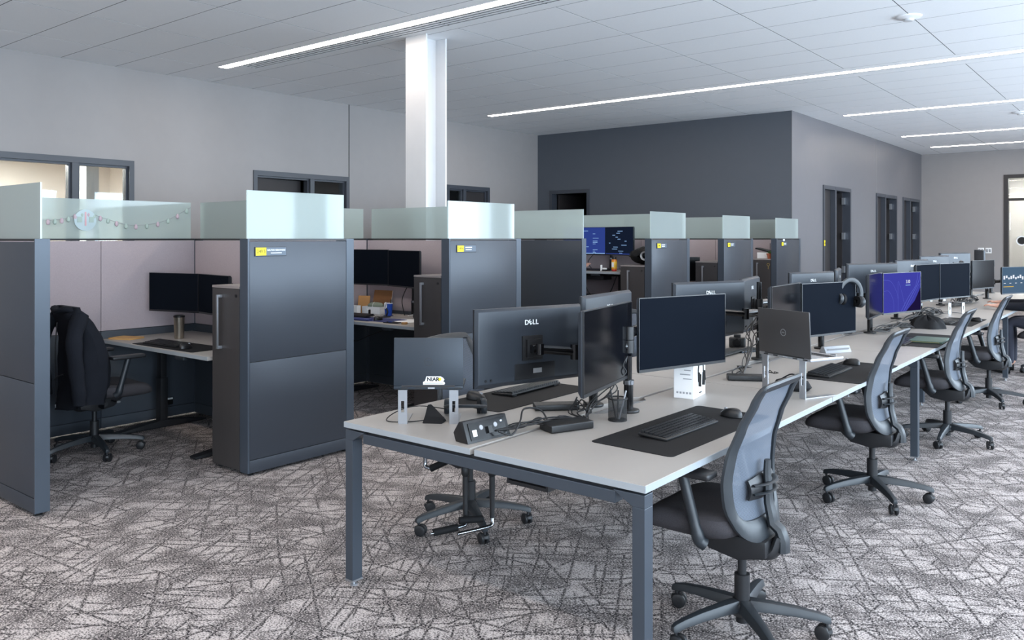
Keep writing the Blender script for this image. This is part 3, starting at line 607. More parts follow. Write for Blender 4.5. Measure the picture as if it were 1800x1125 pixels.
def m_strap():
    q = MB(); q.tube(spline([(-.088, -.10, 0), (-.115, -.05, 0), (-.122, 0, 0), (-.115, .05, 0), (-.088, .10, 0)], 4), .0115, 6, flat=.4); return q.mesh('lumbar_strap', 'chair_plastic')
def m_seat():
    q = MB()
    def ring(z, s, dz):
        out = []
        for k in range(40):
            a = 2 * math.pi * k / 40; c, d = math.cos(a), math.sin(a); e = .42
            x = .145 + (abs(c) ** e) * math.copysign(1, c) * .205 * s; y = (abs(d) ** e) * math.copysign(1, d) * .245 * s
            fx = (x - .145) / .205; out.append((x, y, z - dz * max(0, fx) ** 3 + (.012 * max(0, -fx) ** 2) + .012 * (abs(y) / .245) ** 2))
        return out
    rs = [ring(.405, .80, .0), ring(.418, .93, .015), ring(.44, .99, .03), ring(.462, 1.0, .035), ring(.482, .97, .04), ring(.494, .90, .04), ring(.499, .78, .03), ring(.497, .5, .01), ring(.494, .2, 0)]
    vs = [p for r in rs for p in r]; n = 40
    fs = [(i * n + k, i * n + (k + 1) % n, (i + 1) * n + (k + 1) % n, (i + 1) * n + k) for i in range(len(rs) - 1) for k in range(n)] + [tuple(range(n - 1, -1, -1)), tuple((len(rs) - 1) * n + k for k in range(n))]
    return q.add(vs, fs).mesh('seat', 'chair_seat')
def m_mech(): return MB().prism([(-.13, .345), (-.02, .315), (.10, .335), (.16, .385), (.16, .41), (-.13, .41)], -.09, .09, 'xz').mesh('mechanism', 'chair_black', bevel=.012)
def m_col(): return MB().cyl((0, 0, .09), (0, 0, .235), .030, n=20).cyl((0, 0, .235), (0, 0, .33), .017, n=16).cyl((0, 0, .045), (0, 0, .09), .024, n=16).mesh('column', 'chair_black')
def m_hub(): return MB().lathe([(.0, .075), (.040, .075), (.052, .09), (.048, .125), (.036, .135), (0, .135)], n=20).mesh('hub', 'chair_black')
def m_leg():
    q = MB(); P = [(.03, .118, .033, .020), (.10, .115, .030, .018), (.20, .106, .025, .016), (.28, .094, .021, .014), (.318, .084, .019, .014), (.332, .078, .014, .010)]; vs = []
    for x, z, w, h in P: vs += [(x, -w, z - h), (x, -w * .6, z + h), (x, w * .6, z + h), (x, w, z - h)]
    fs = [(i * 4 + k, i * 4 + (k + 1) % 4, i * 4 + 4 + (k + 1) % 4, i * 4 + 4 + k) for i in range(len(P) - 1) for k in range(4)] + [(3, 2, 1, 0), tuple(range(len(vs) - 4, len(vs)))]
    return q.add(vs, fs).mesh('leg', 'chair_plastic', bevel=.004)
def m_stem(): return MB().cyl((0, 0, .045), (0, 0, .082), .007, n=10).lathe([(0, .052), (.021, .048), (.024, .035), (.018, .03), (0, .03)], n=14).mesh('caster', 'caster')
def m_wheel(): return MB().lathe([(0, -.011), (.021, -.011), (.0285, -.006), (.030, 0), (.0285, .006), (.021, .010), (.012, .009), (0, .011)], n=20, axis='y').mesh('wheel', 'caster')
def m_armpost(): return MB().tube(spline([(.045, 0, .405), (.062, .012, .42), (.07, .018, .45), (.10, .02, .56), (.128, .02, .66)], 4), [.024] * 9 + [.020] * 8, 12).mesh('arm_post', 'chair_plastic')
def m_armpad(): return rbox((.235, .085, .026), .011, 'chair_black', seg=3)
def m_lever(): return MB().tube([(.08, -.10, .385), (.085, -.17, .38), (.07, -.235, .392)], [.008, .009, .014], 8, flat=.6).lathe([(0, -.03), (.017, -.03), (.017, .0), (0, 0)], (.02, -.11, .37), 12, 'y').mesh('lever', 'chair_black')
def chair(lab, loc, rz, phase, group='black mesh-back task chairs', wheel_rot=None, arm_z=0., name='task_chair', arms=True):
    o = thing(name, lab, 'chair', loc, rz, group); C = cached
    ob('seat', C('seat', m_seat), o); ob('mechanism', C('mech', m_mech), o); ob('column', C('col', m_col), o); ob('lever', C('lever', m_lever), o)
    b = ob('back_frame', C('bf', m_back_frame), o); ob('back_mesh', C('bm', m_back_mesh), b)
    s = ob('spine', C('spine', m_spine), o); ob('back_bracket', C('low', m_lower), o)
    l = ob('lumbar_pad', C('lum', m_lumbar), o); 
    for z in (.585, .618): ob('lumbar_strap', C('strap', m_strap), l, (0, 0, z))
    ob('hub', C('hub', m_hub), o)
    for k in range(5):
        a = R(phase + 72 * k) - rz; ob('leg', C('leg', m_leg), o, (0, 0, 0), (0, 0, a))
        c = ob('caster', C('stem', m_stem), o, (.315 * math.cos(a), .315 * math.sin(a), 0), (0, 0, a + random.uniform(-1.4, 1.4)))
        for s_ in (-1, 1): ob('wheel', C('wheel', m_wheel), c, (-.012, s_ * .0145, .030))
    if arms:
        for s_ in (-1, 1):
            p = ob('arm_post', C('ap', m_armpost), o, (0, s_ * .235, arm_z)); p.scale = (1, s_, 1)
            ob('arm_pad', m_armpad(), o, (.12, s_ * .26, .675 + arm_z))
    return o
CH_R1 = chair('nearest black mesh-back task chair, drawn up to the desk corner with keyboard', (-1.305, 3.08, 0), R(180), 27)
CH_R2 = chair('mesh-back task chair beside the laptop on its stand, second from the near corner', (-1.375, 5.17, 0), R(180), 18)
CH_R3 = chair('mesh-back task chair in front of the green notebook', (-1.31, 6.98, 0), R(180), 55)
CH_R4 = chair('mesh-back task chair at the desk just before the seated person', (-1.31, 8.85, 0), R(180), 10)
CH_R5 = chair('task chair under the person in dark clothes', (-.98, 11.05, 0), R(178), 40)
CH_L1 = chair('task chair behind the near laptop on its stand, legs seen under the bench', (-2.96, 3.33, 0), R(6), 37)
CH_L2 = chair('task chair on the aisle side of the second workstation, mostly hidden by monitors', (-3.02, 5.25, 0), R(-8), 60)
CH_L3 = chair('task chair on the aisle side of the third workstation, mostly hidden by monitors', (-3.0, 7.2, 0), R(5), 10)
CH_A = chair('task chair in the first cubicle with a dark jacket draped over it', (-6.05, 2.72, 0), R(88), 62, arm_z=.035)
# under-desk foot rest with foam rollers
t = thing('foot_rest', 'chrome and black foot rest with foam rollers hanging under the near bench', 'foot rest', (-2.62, 2.98, .0), R(38))
for x in (-.045, .085):
    MB().cyl((x, 0, .30), (x, 0, .66), .014, n=12).cyl((x, 0, .20), (x, 0, .31), .012, n=12).lathe([(.014, .40), (.02, .41), (.02, .44), (.014, .45)], (x, 0, 0), 12).build('upright', 'chair_black', t)
    MB().tube(spline([(x, 0, .20), (x, -.01, .175), (x - .02, -.03, .165), (x - .16, -.10, .155)], 5), .009, 10).build('chrome_bend', 'chrome', t)
MB().tube([(-.08, -.04, .165), (-.19, -.09, .158)], .017, 12).build('foam_roller', 'soft_black', t); MB().tube([(.04, -.02, .20), (-.07, -.06, .205)], .017, 12).build('foam_roller', 'soft_black', t)
MB().tube(spline([(-.24, 0, .62), (-.24, 0, .47), (-.235, -.01, .448), (-.21, -.01, .44)], 5), .010, 10).build('chrome_bend', 'chrome', t); MB().tube([(-.215, -.01, .438), (-.10, 0, .49)], .017, 12).build('foam_roller', 'soft_black', t)
MB().span((-.26, -.03, .64), (.11, .03, .66)).build('clamp_bar', 'chair_black', t)
# ------------------------------------------------------------------ monitors and arms
def join_meshes(name, items, m):
    bm = bmesh.new()
    for me, M in items:
        t = me.copy(); t.transform(M); bm.from_mesh(t); bpy.data.meshes.remove(t)
    r = bpy.data.meshes.new(name); bm.to_mesh(r); bm.free(); r.materials.append(MATS[m]); return r
def brand_mesh(size, m):
    def f():
        T = lambda x, a=0, y=0: Matrix.Translation((x, y, 0)) @ Matrix.Rotation(a, 4, 'Z')
        k = size
        return join_meshes('brand_lettering', [(text_mesh('D', k, m, bold=.02 * k), T(-.93 * k)), (text_mesh('E', k, m, bold=.02 * k), T(-.27 * k, R(38))), (text_mesh('L', k, m, bold=.02 * k), T(.36 * k)), (text_mesh('L', k, m, bold=.02 * k), T(.92 * k))], m)
    return cached(('brand', size, m), f)
def m_housing(w, h):
    q = MB(); a, b = w / 2, h / 2; i = .012; d = .025
    vs = [(-a, 0, 0), (a, 0, 0), (a, 0, h), (-a, 0, h), (-a, .008, 0), (a, .008, 0), (a, .008, h), (-a, .008, h), (-a + i, d, i * 1.6), (a - i, d, i * 1.6), (a - i, d, h - i), (-a + i, d, h - i)]
    fs = [(0, 1, 2, 3), (0, 4, 5, 1), (1, 5, 6, 2), (2, 6, 7, 3), (3, 7, 4, 0), (4, 8, 9, 5), (5, 9, 10, 6), (6, 10, 11, 7), (7, 11, 8, 4), (8, 11, 10, 9)]
    return q.add(vs, fs).mesh('housing', 'monitor_back', bevel=.003)
def monitor(lab, x, y, yaw, zc=1.078, w=.615, h=.36, side='R', screen='screen_off', brand=True, group='black desk monitors', tilt=0, detail=True, plate=True):
    rz = R(90 - yaw) + (math.pi if side == 'L' else 0)
    o = thing('monitor', lab, 'monitor', (x, y, zc - h / 2), rz, group)
    ob('housing', cached(('housing', w, h), lambda: m_housing(w, h)), o)
    q = MB(); e = .004; q.span((-w / 2, -.006, 0), (w / 2, 0, .014)).span((-w / 2, -.006, h - e), (w / 2, 0, h)).span((-w / 2, -.006, .014), (-w / 2 + e, 0, h - e)).span((w / 2 - e, -.006, .014), (w / 2, 0, h - e))
    ob('bezel', cached(('bezel', w, h), lambda: q.mesh('bezel', 'bezel', smooth=False)), o)
    s = ob('screen', cached(('screen', w, h, screen), lambda: MB().span((-w / 2 + e, -.004, .014), (w / 2 - e, -.001, h - e)).mesh('screen', screen, smooth=False)), o)
    if brand: ob('brand_logo', brand_mesh(.032, 'logo_white'), o, (0, .0265, h * .80), (R(90), 0, R(180)))
    if plate:
        ob('mount_plate', cached('mplate', lambda: MB().box((0, 0, 0), (.115, .012, .115)).box((0, .012, 0), (.085, .02, .085)).mesh('mount_plate', 'black_plastic', bevel=.003)), o, (0, .029, h * .47))
        ob('tilt_joint', cached('mjoint', lambda: MB().cyl((-.03, .035, 0), (.03, .035, 0), .02, n=16).cyl((0, .02, 0), (0, .06, 0), .014, n=12).mesh('tilt_joint', 'black_gloss')), o, (0, .029, h * .47))
    if detail:
        ob('port_recess', cached(('ports', w), lambda: MB().span((-w * .22, 0, 0), (w * .16, .006, .075)).mesh('port_recess', 'bezel', bevel=.003)), o, (0, .022, .022))
        for k in (0, 1): ob('control_button', cached('mbtn', lambda: MB().cyl((0, 0, 0), (0, .006, 0), .006, n=12).mesh('control_button', 'bezel')), o, (w * .42 - k * .028, .023, .035))
        ob('foot_label', cached('mlabel', lambda: MB().box((0, 0, 0), (.05, .001, .022)).mesh('foot_label', 'logo_grey', smooth=False)), o, (-w * .05, .0288, .06))
    return o
def arm_stand(lab, px, py, targets, zp=1.18, z0=DT, clip=True):
    o = thing('monitor_stand', lab, 'monitor arm', (px, py, z0), 0, 'monitor arms')
    MB().lathe([(.0, 0), (.05, 0), (.052, .006), (.05, .012), (.03, .014), (.0, .014)], n=24).build('base', 'black_plastic', o)
    MB().cyl((0, 0, .012), (0, 0, .13), .022, n=18).cyl((0, 0, .13), (0, 0, zp - z0), .0165, n=16).build('pole', 'black_gloss', o)
    MB().cyl((0, 0, .13), (0, 0, .15), .026, n=18).build('collar', 'chrome', o)
    for i, m in enumerate(targets):
        rz = m.rotation_euler.z; h = .36; bz = m.location.z + h * .47; c = Vector((m.location.x - math.sin(rz) * .09, m.location.y + math.cos(rz) * .09, bz))
        p = Vector((px, py, bz - .02 + .05 * i)); loc = Vector((px, py, z0)); mid = (p + c) / 2 + Vector((math.cos(rz), math.sin(rz), 0)) * .0 + Vector((-math.sin(rz), math.cos(rz), 0)) * .06; mid.z = p.z
        a = [v - loc for v in (p, mid, c)]
        MB().cyl((0, 0, a[0].z - .03), (0, 0, a[0].z + .03), .026, n=16).build('clamp', 'black_plastic', o)
        MB().tube([a[0], a[1]], .021, 10, flat=1.3).cyl(a[1] - Vector((0, 0, .035)), a[1] + Vector((0, 0, .035)), .023, n=14).build('lower_arm', 'black_gloss', o)
        MB().tube([a[1], a[2]], .016, 10, flat=1.3).cyl(a[2] - Vector((0, 0, .025)), a[2] + Vector((0, 0, .025)), .02, n=14).build('upper_arm', 'black_gloss', o)
    return o
m1a = monitor('black monitor with a reflecting screen, angled beside the pen cup', -1.937, 3.105, -11.7, 1.075)
m1b = monitor('black monitor standing over the white headphone box', -1.889, 3.731, 16.6, 1.088, screen='screen_matte')
arm_stand('monitor arm pole behind the wire pen cup', -1.985, 3.36, [m1a, m1b], 1.0)
l1a = monitor('nearest monitor seen from behind, white brand lettering, two buttons at its lower corner', -2.355, 3.066, 16.8, 1.052, side='L')
l1b = monitor('monitor seen from behind, half covered by the angled reflecting screen', -2.325, 3.70, -8, 1.085, side='L')
arm_stand('monitor arm pole behind the near row of cables', -2.19, 3.37, [l1a, l1b], 1.02)
m2a = monitor('black monitor angled behind the open laptop lid', -1.865, 5.09, -3.7, 1.085)
m2b = monitor('dark monitor with headphones hung over its corner', -1.794, 5.70, 16.2, 1.075, screen='screen_matte')
arm_stand('monitor arm pole at the seam past the headphones monitor', -2.0, 6.17, [m2b], 1.02); 
l2a = monitor('monitor seen from behind, above the one over the white headphone box', -2.36, 5.02, 22, 1.09, side='L')
l2b = monitor('monitor seen from behind next to the black arm pole, tilted away', -2.33, 5.62, -12, 1.095, side='L')
arm_stand('tall monitor arm pole between the desk bench seats, beside the laptop lid', -2.15, 5.36, [l2a, l2b], 1.26)
m3a = monitor('black monitor angled beside the violet lock screen', -1.879, 7.17, -4.9, 1.085)
m3b = monitor('lit monitor showing a violet lock screen at 3:30', -1.82, 7.78, 16, 1.075, screen='wall_violet')
arm_stand('monitor arm behind the violet lock screen', -2.0, 7.45, [m3a, m3b], 1.0)
l3a = monitor('monitor seen from behind, above the headphones monitor', -2.36, 7.02, 16, 1.09, side='L', detail=False)
l3b = monitor('slim monitor back beside the one above the headphones monitor', -2.33, 7.62, -14, 1.10, side='L', detail=False)
arm_stand('monitor arm behind the pair above the headphones', -2.16, 7.32, [l3a, l3b], 1.0)
l4a = monitor('large monitor back with white brand lettering behind the lock screen pole', -2.36, 8.85, 26, 1.10, .72, .40, 'L', detail=False)
arm_stand('monitor arm of the large monitor back behind the lock screen', -2.15, 8.95, [l4a], 1.0)
m4a = monitor('black monitor right behind the violet lock screen', -1.83, 8.83, 8, 1.12, screen='screen_matte')
m4b = monitor('black monitor joined to the one behind the violet lock screen, farther along', -1.70, 9.42, 16, 1.12, screen='screen_matte')
arm_stand('monitor arm behind the black pair past the lock screen', -1.98, 9.2, [m4a, m4b], 1.0)
l5a = monitor('pale monitor back behind the black pair past the lock screen', -2.37, 10.55, 22, 1.12, side='L', detail=False)
l5b = monitor('monitor back with camera bump next to the pale one behind the black pair', -2.36, 11.7, 22, 1.15, side='L', detail=False)
arm_stand('monitor arm behind the pale far monitor back', -2.16, 11.1, [l5a, l5b], 1.02)
m5a = monitor('monitor turned edge-on past the black pair', -1.93, 11.15, -12, 1.10)
m5b = monitor('black monitor past the edge-on one, in front of the far wall', -1.80, 11.75, 14, 1.10)
arm_stand('monitor arm of the edge-on far monitor', -2.02, 11.45, [m5a, m5b], 1.0)
l6a = monitor('dark monitor back below the wall switches', -2.36, 13.05, 28, 1.17, side='L', detail=False)
arm_stand('monitor arm of the dark monitor back below the switches', -2.16, 13.1, [l6a], 1.0)
m6a = monitor('monitor showing a lit grey and amber dashboard at the picture edge', -1.55, 12.6, 24, 1.0, screen='ui_teal')
arm_stand('monitor arm of the lit dashboard screen', -1.9, 12.7, [m6a], .98)
l7a = monitor('monitor edge-on at the far end before the glazed door', -2.2, 14.0, -20, 1.2, side='L', detail=False)
arm_stand('monitor arm of the farthest monitor', -2.05, 14.05, [l7a], 1.05)
# dashboard picture
for k in range(11): MB().box((-.26 + k * .05, -.0055, .22 + .012 * math.sin(k * 2.1)), (.034, .001, .035 + .012 * math.cos(k * 1.7))).build('screen_graphic', 'ui_white', m6a, smooth=False)
MB().box((-.17, -.0055, .10), (.22, .001, .010)).build('screen_graphic', 'ui_amber', m6a, smooth=False)
for k in range(4): MB().box((-.25 + k * .12, -.0055, .145), (.04, .001, .008)).build('screen_graphic', 'ui_white', m6a, smooth=False)
# lock screen picture: sweeping ribbons and the clock
def ribbon(pts, w, m, y):
    q = MB(); P = spline(pts, 8); vs = []
    for i, p in enumerate(P):
        t = (P[min(i + 1, len(P) - 1)] - P[max(i - 1, 0)]).normalized(); n = Vector((-t.z, 0, t.x)); ww = w if not isinstance(w, tuple) else w[0] + (w[1] - w[0]) * i / (len(P) - 1)
        vs += [(p.x + n.x * ww, y, p.z + n.z * ww), (p.x - n.x * ww, y, p.z - n.z * ww)]
    return q.add(vs, [(2 * i, 2 * i + 1, 2 * i + 3, 2 * i + 2) for i in range(len(P) - 1)]).mesh('screen_ribbon', m, smooth=False)
ob('screen_shade', MB().add([(.303, -.0048, .014), (.303, -.0048, .22), (.20, -.0048, .10), (.06, -.0048, .014)], [(0, 1, 2, 3)]).mesh('screen_shade', 'wall_violet_dark', smooth=False), m3b)
for pts, w in (([(-.30, 0, .20), (-.22, 0, .20), (-.15, 0, .12), (-.14, 0, .02)], .0016), ([(-.30, 0, .30), (-.18, 0, .28), (-.08, 0, .16), (-.07, 0, .02)], .0016), ([(-.07, 0, .10), (-.07, 0, .28), (-.02, 0, .20), (.04, 0, .06)], .0016),
               ([(-.02, 0, .02), (.10, 0, .14), (.22, 0, .24), (.26, 0, .35)], .003), ([(.02, 0, .02), (.14, 0, .14), (.26, 0, .26), (.30, 0, .35)], .004), ([(.05, 0, .02), (.17, 0, .13), (.28, 0, .25)], .002)):
    ob('screen_ribbon', ribbon(pts, w, 'wall_violet_light', -.0052), m3b)
ob('clock', text_mesh('3:30', .040, 'ui_white'), m3b, (.09, -.0056, .275), (R(90), 0, 0)); MB().box((.09, -.0056, .245), (.08, .0008, .006)).build('date_line', 'ui_text', m3b, smooth=False)
# cubicle monitors
a1 = monitor('wide black monitor above the steel tumbler in the first cubicle', -6.285, 3.455, 76, 1.116, .54, .315, brand=False, screen='screen_matte')
a2 = monitor('black monitor partly hidden behind the first storage tower', -5.755, 3.49, 97, 1.116, .54, .315, brand=False, screen='screen_matte')
arm_stand('monitor arm in the first cubicle behind the tumbler', -6.03, 3.72, [a1, a2], 1.1, .745)
b1 = monitor('black monitor half hidden by the 249.5 panel, over the cluttered desk', -6.37, 5.56, 83, 1.262, brand=False, screen='screen_matte')
b2 = monitor('black monitor turned toward the storage tower over the cluttered desk', -5.775, 5.525, 104, 1.258, brand=False, screen='screen_matte')
arm_stand('monitor arm standing on the cluttered desk', -5.90, 5.78, [b1, b2], 1.2, .78)
c1 = monitor('lit blue monitor with lines of text above the raised desk', -5.95, 8.95, 82, 1.52, brand=False, screen='ui_blue')
c2 = monitor('lit dark blue monitor above the orange can', -5.37, 8.86, 114, 1.52, brand=False, screen='ui_dark')
arm_stand('monitor arm on the raised standing desk', -5.70, 9.2, [c1, c2], 1.5, 1.15)
d1 = monitor('monitor seen edge-on between the third and fourth end panels', -5.62, 10.95, 60, 1.10, brand=False)
arm_stand('monitor arm of the edge-on cubicle monitor', -5.80, 11.1, [d1], 1.05, .75)
random.seed(3)
for m, n in ((c1, 16), (c2, 12)):
    for k in range(n):
        w = random.uniform(.02, .12); x = random.uniform(-.26, .16) if m is c2 else random.choice((-.27, -.05, .12)) + w / 2; MB().box((x, -.0055, .03 + k * .30 / n), (w, .001, .006)).build('screen_text', 'ui_text', m, smooth=False)
    MB().box((0, -.0055, .02), (.58, .001, .010)).build('task_bar', 'ui_text' if m is c1 else 'ui_blue', m, smooth=False)
# ------------------------------------------------------------------ small desk items
def m_keyboard():
    q = MB(); q.prism([(-.225, -.068), (.225, -.068), (.225, .068), (-.225, .068)], 0, .010); return q.mesh('case', 'black_plastic', bevel=.003)
def m_keys():
    q = MB()
    for r in range(6):
        y = -.056 + r * .0205; x = -.214; 
        while x < .208:
            w = .0165
            if r == 0 and -.11 < x < -.10 + .02: w = .10
            q.span((x, y, .010), (x + w, y + .0165, .0145 + .001 * r)); x += w + .0032
    return q.mesh('keys', 'bezel', smooth=False)
def keyboard(lab, x, y, z, rz, s=1, group='keyboards'):
    o = thing('keyboard', lab, 'keyboard', (x, y, z), rz, group); q = ob('case', cached('kbc', m_keyboard), o, (0, 0, .003), (R(3), 0, 0)); stuff(ob('keys', cached('kbk', m_keys), o, (0, 0, .003), (R(3), 0, 0)))
    for k in (-.19, .19): ob('riser', cached('kbr', lambda: MB().box((0, 0, 0), (.03, .012, .006)).mesh('riser', 'black_plastic')), o, (k, .055, .003))
    o.scale = (s, 1, 1); return o
def m_mouse():
    q = MB()
    def fn(u, v):
        a = 2 * math.pi * u; p = math.pi / 2 * v; c = math.cos(p) ** .7; x = .055 * c * math.cos(a); y = .032 * c * math.sin(a) * (1 + .1 * math.cos(a)); return (x, y, .003 + .036 * math.sin(p) ** .8 * (1 - .25 * x / .055))
    q.grid(fn, 24, 9, True); q.f.append(tuple(range(23, -1, -1))); q.mi.append(0); return q.mesh('shell', 'black_plastic')
def mouse(lab, x, y, z, rz, group='computer mice'):
    o = thing('computer_mouse', lab, 'mouse', (x, y, z), rz, group); ob('shell', cached('mouse', m_mouse), o); ob('wheel', cached('mwheel', lambda: MB().lathe([(0, -.004), (.008, -.004), (.008, .004), (0, .004)], (.030, 0, .031), 12, 'y').mesh('wheel', 'print_grey')), o)
def rrect(w, d, r, n=5): return [(sx * (w / 2 - r) + r * math.cos(a), sy * (d / 2 - r) + r * math.sin(a)) for sx, sy, a0 in ((1, 1, 0), (-1, 1, 90), (-1, -1, 180), (1, -1, 270)) for a in [R(a0 + 90 * k / n) for k in range(n + 1)]]
def desk_mat(lab, x, y, z, rz, w=.80, d=.36, m='soft_black'):
    o = tag(MB().prism(rrect(w, d, .02), 0, .003).build('desk_mat', m, None, (x, y, z), (0, 0, rz)), lab, 'desk mat', 'desk mats')
Z = DT; ZM = DT + .003
desk_mat('black desk mat under the nearest keyboard and mouse', -1.615, 3.22, Z, R(88.5), .92, .37); keyboard('black keyboard on the nearest desk mat', -1.625, 3.175, ZM, R(88)); mouse('black mouse on the nearest desk mat beside the chair', -1.555, 3.55, ZM, R(170))
desk_mat('black desk mat in front of the nearest monitor back', -2.63, 3.36, Z, R(-90), .80, .36); keyboard('keyboard with a raised edge below the nearest monitor back', -2.70, 3.50, ZM, R(-88)); mouse('grey-black mouse by the near laptop stand', -2.735, 3.12, ZM, R(10))
desk_mat('black desk mat beside the laptop with ring logo', -1.51, 5.22, Z, R(90), .84, .34); keyboard('keyboard half under the laptop with ring logo', -1.60, 5.10, ZM, R(90)); mouse('black mouse on the mat past the laptop with ring logo', -1.59, 5.50, ZM, R(175))
desk_mat('black desk mat under the green notebook', -1.53, 7.2, Z, R(92), .95, .36); keyboard('dark keyboard next to the green notebook', -1.62, 6.92, ZM, R(92))
desk_mat('black desk mat in front of the black monitor pair', -1.58, 9.0, Z, R(90), .85, .34); mouse('mouse on the mat in front of the black monitor pair', -1.46, 9.14, ZM, R(160)); keyboard('keyboard on the mat in front of the black monitor pair', -1.66, 8.85, ZM, R(90))
keyboard('keyboard below the monitor back beside the tall arm pole', -2.44, 5.50, Z, R(-90)); keyboard('keyboard behind the laptop with ring logo, under the headphones monitor', -2.48, 6.9, Z, R(-88))
desk_mat('black desk mat in the first cubicle', -5.80, 3.23, .745, R(2), .82, .30); keyboard('dark keyboard on the mat in the first cubicle', -5.92, 3.20, .748, R(2)); mouse('black mouse in the first cubicle', -5.60, 3.17, .748, R(100))
o = tag(MB().prism(rrect(.22, .16, .008), 0, .012).build('notebook', 'notebook_tan', None, (-6.555, 3.20, .745), (0, 0, R(20))), 'tan notebook at the corner of the first cubicle desk', 'notebook')
o = thing('tumbler', 'brushed steel tumbler with dark lid on the first cubicle desk', 'tumbler', (-6.23, 3.47, .745)); MB().lathe([(.0, 0), (.034, 0), (.036, .01), (.043, .17), (.044, .175), (.0, .175)], n=28).build('cup', 'steel_tumbler', o); MB().lathe([(.044, .172), (.045, .185), (.03, .192), (0, .192)], n=28).build('lid', 'black_plastic', o)
o = thing('green_notebook', 'green-grey zipped notebook case on the third desk mat', 'notebook', (-1.47, 7.14, ZM), R(92)); ob('cover', rbox((.34, .24, .018), .006, 'green_cover'), o, (0, 0, .0095)); MB().span((-.172, -.1, .008), (-.168, .1, .011)).build('zip', 'brass', o)
# docks, power module, clutter
def dock(lab, x, y, z, rz, d=(.20, .085, .028)):
    o = thing('docking_station', lab, 'dock', (x, y, z), rz, 'docking stations'); ob('case', rbox(d, .006, 'black_plastic', seg=3), o, (0, 0, d[2] / 2 + .002))
    for k in range(4): MB().box((d[0] / 2 + .0005, -.028 + k * .018, .014), (.002, .010, .005)).build('port', 'slot_dark', o, smooth=False)
    for k in (-.07, .07): MB().box((k, 0, .001), (.02, .06, .002)).build('rubber_foot', 'soft_black', o, smooth=False)
    return o
dock('black docking station on the near desk in front of the wire pen cup', -2.01, 2.885, Z, R(68), (.215, .10, .033)); dock('flat black docking station below the nearest monitor back', -2.285, 3.19, Z, R(45), (.215, .085, .028)); dock('black docking station between headphone box and laptop', -1.90, 4.53, Z, R(30), (.205, .085, .03))
o = thing('power_module', 'tilted black desktop power module with sockets at the bench seam', 'power outlet', (-2.195, 2.545, Z), R(84))
MB().prism([(-.045, 0), (.03, 0), (.045, .035), (.012, .082), (-.012, .085)], -.12, .12, 'yz').build('case', 'black_plastic', o, bevel=.003)
f = MB().box((0, 0, 0), (.20, .003, .07)).build('socket_plate', 'black_gloss', o, (0, -.031, .043), (R(-20), 0, 0), smooth=False)
for k, (x, m) in enumerate(((-.075, 'paper_white'), (-.035, 'print_grey'), (.045, 'print_grey'))): (MB().box((x, -.002, -.008), (.022, .002, .026)) if k == 0 else MB().lathe([(0, -.004), (.009, -.004), (.011, 0)], (x, 0, .01), 16, 'y')).build('socket', m, f, smooth=False)
MB().box((.005, -.006, -.005), (.022, .012, .028)).build('plug', 'black_plastic', f)
MB().box((.08, -.0, .02), (.01, .004, .006)).build('indicator', 'hinge', f, smooth=False)
o = thing('pen_cup', 'black wire mesh pen cup beside the angled reflecting monitor', 'pen cup', (-1.93, 3.17, Z)); MB().lathe([(.042, .004), (.043, .10)], n=28, caps=False).build('mesh_wall', 'wire_mesh', o); MB().lathe([(0, 0), (.043, 0), (.043, .005), (0, .005)], n=24).build('bottom', 'black_plastic', o); MB().lathe([(.041, .097), (.0455, .097), (.0455, .103), (.041, .103)], n=28).build('rim', 'black_plastic', o)
for k in range(3): tag(MB().cyl((0, 0, .006), ((k - 1) * .026, .012 * (k - .5), .135), .0038, n=8).build('pen', ['ink', 'black_plastic', 'print_grey'][k], None, (-1.93 + (k - 1) * .008, 3.17, Z)), ['black pen in the wire cup, middle of three', 'dark pen leaning in the wire cup, upright one', 'grey pen in the wire cup, leaning outward'][k], 'pen', 'pens in the wire cup')
o = thing('headphone_box', 'white retail box printed with black headphones', 'box', (-1.94, 3.905, Z), R(98)); ob('carton', rbox((.195, .105, .215), .0015, 'paper_white', seg=1), o, (0, 0, .1075))
def print_headphones():
    q = MB(); q.tube([(.042 * math.cos(R(a)), 0, .125 + .052 * math.sin(R(a))) for a in range(-10, 191, 10)], .0055, 6, flat=.12); 
    for s in (-1, 1): q.tube([(s * .043, 0, .12), (s * .040, 0, .07)], [.012, .016], 10, flat=.05).tube([(s * .034, -.0002, .11), (s * .030, -.0002, .045)], [.016, .014], 10, flat=.05)
    return q.mesh('printed_headphones', 'ink')
ob('printed_headphones', cached('ph', print_headphones), o, (.012, -.0535, .01)); ob('brand_print', text_mesh('logitech', .014, 'ink'), o, (.012, -.0532, .022), (R(90), 0, 0))
for k in range(5): MB().box((-.098, -.02 + .012 * (k % 2), .19 - k * .022), (.001, .055 - .01 * (k % 3), .005)).build('print_line', 'print_grey', o, smooth=False)
for k in range(5): MB().box((-.098, -.035 + k * .017, .03), (.001, .010, .010)).build('print_icon', 'print_grey', o, smooth=False)
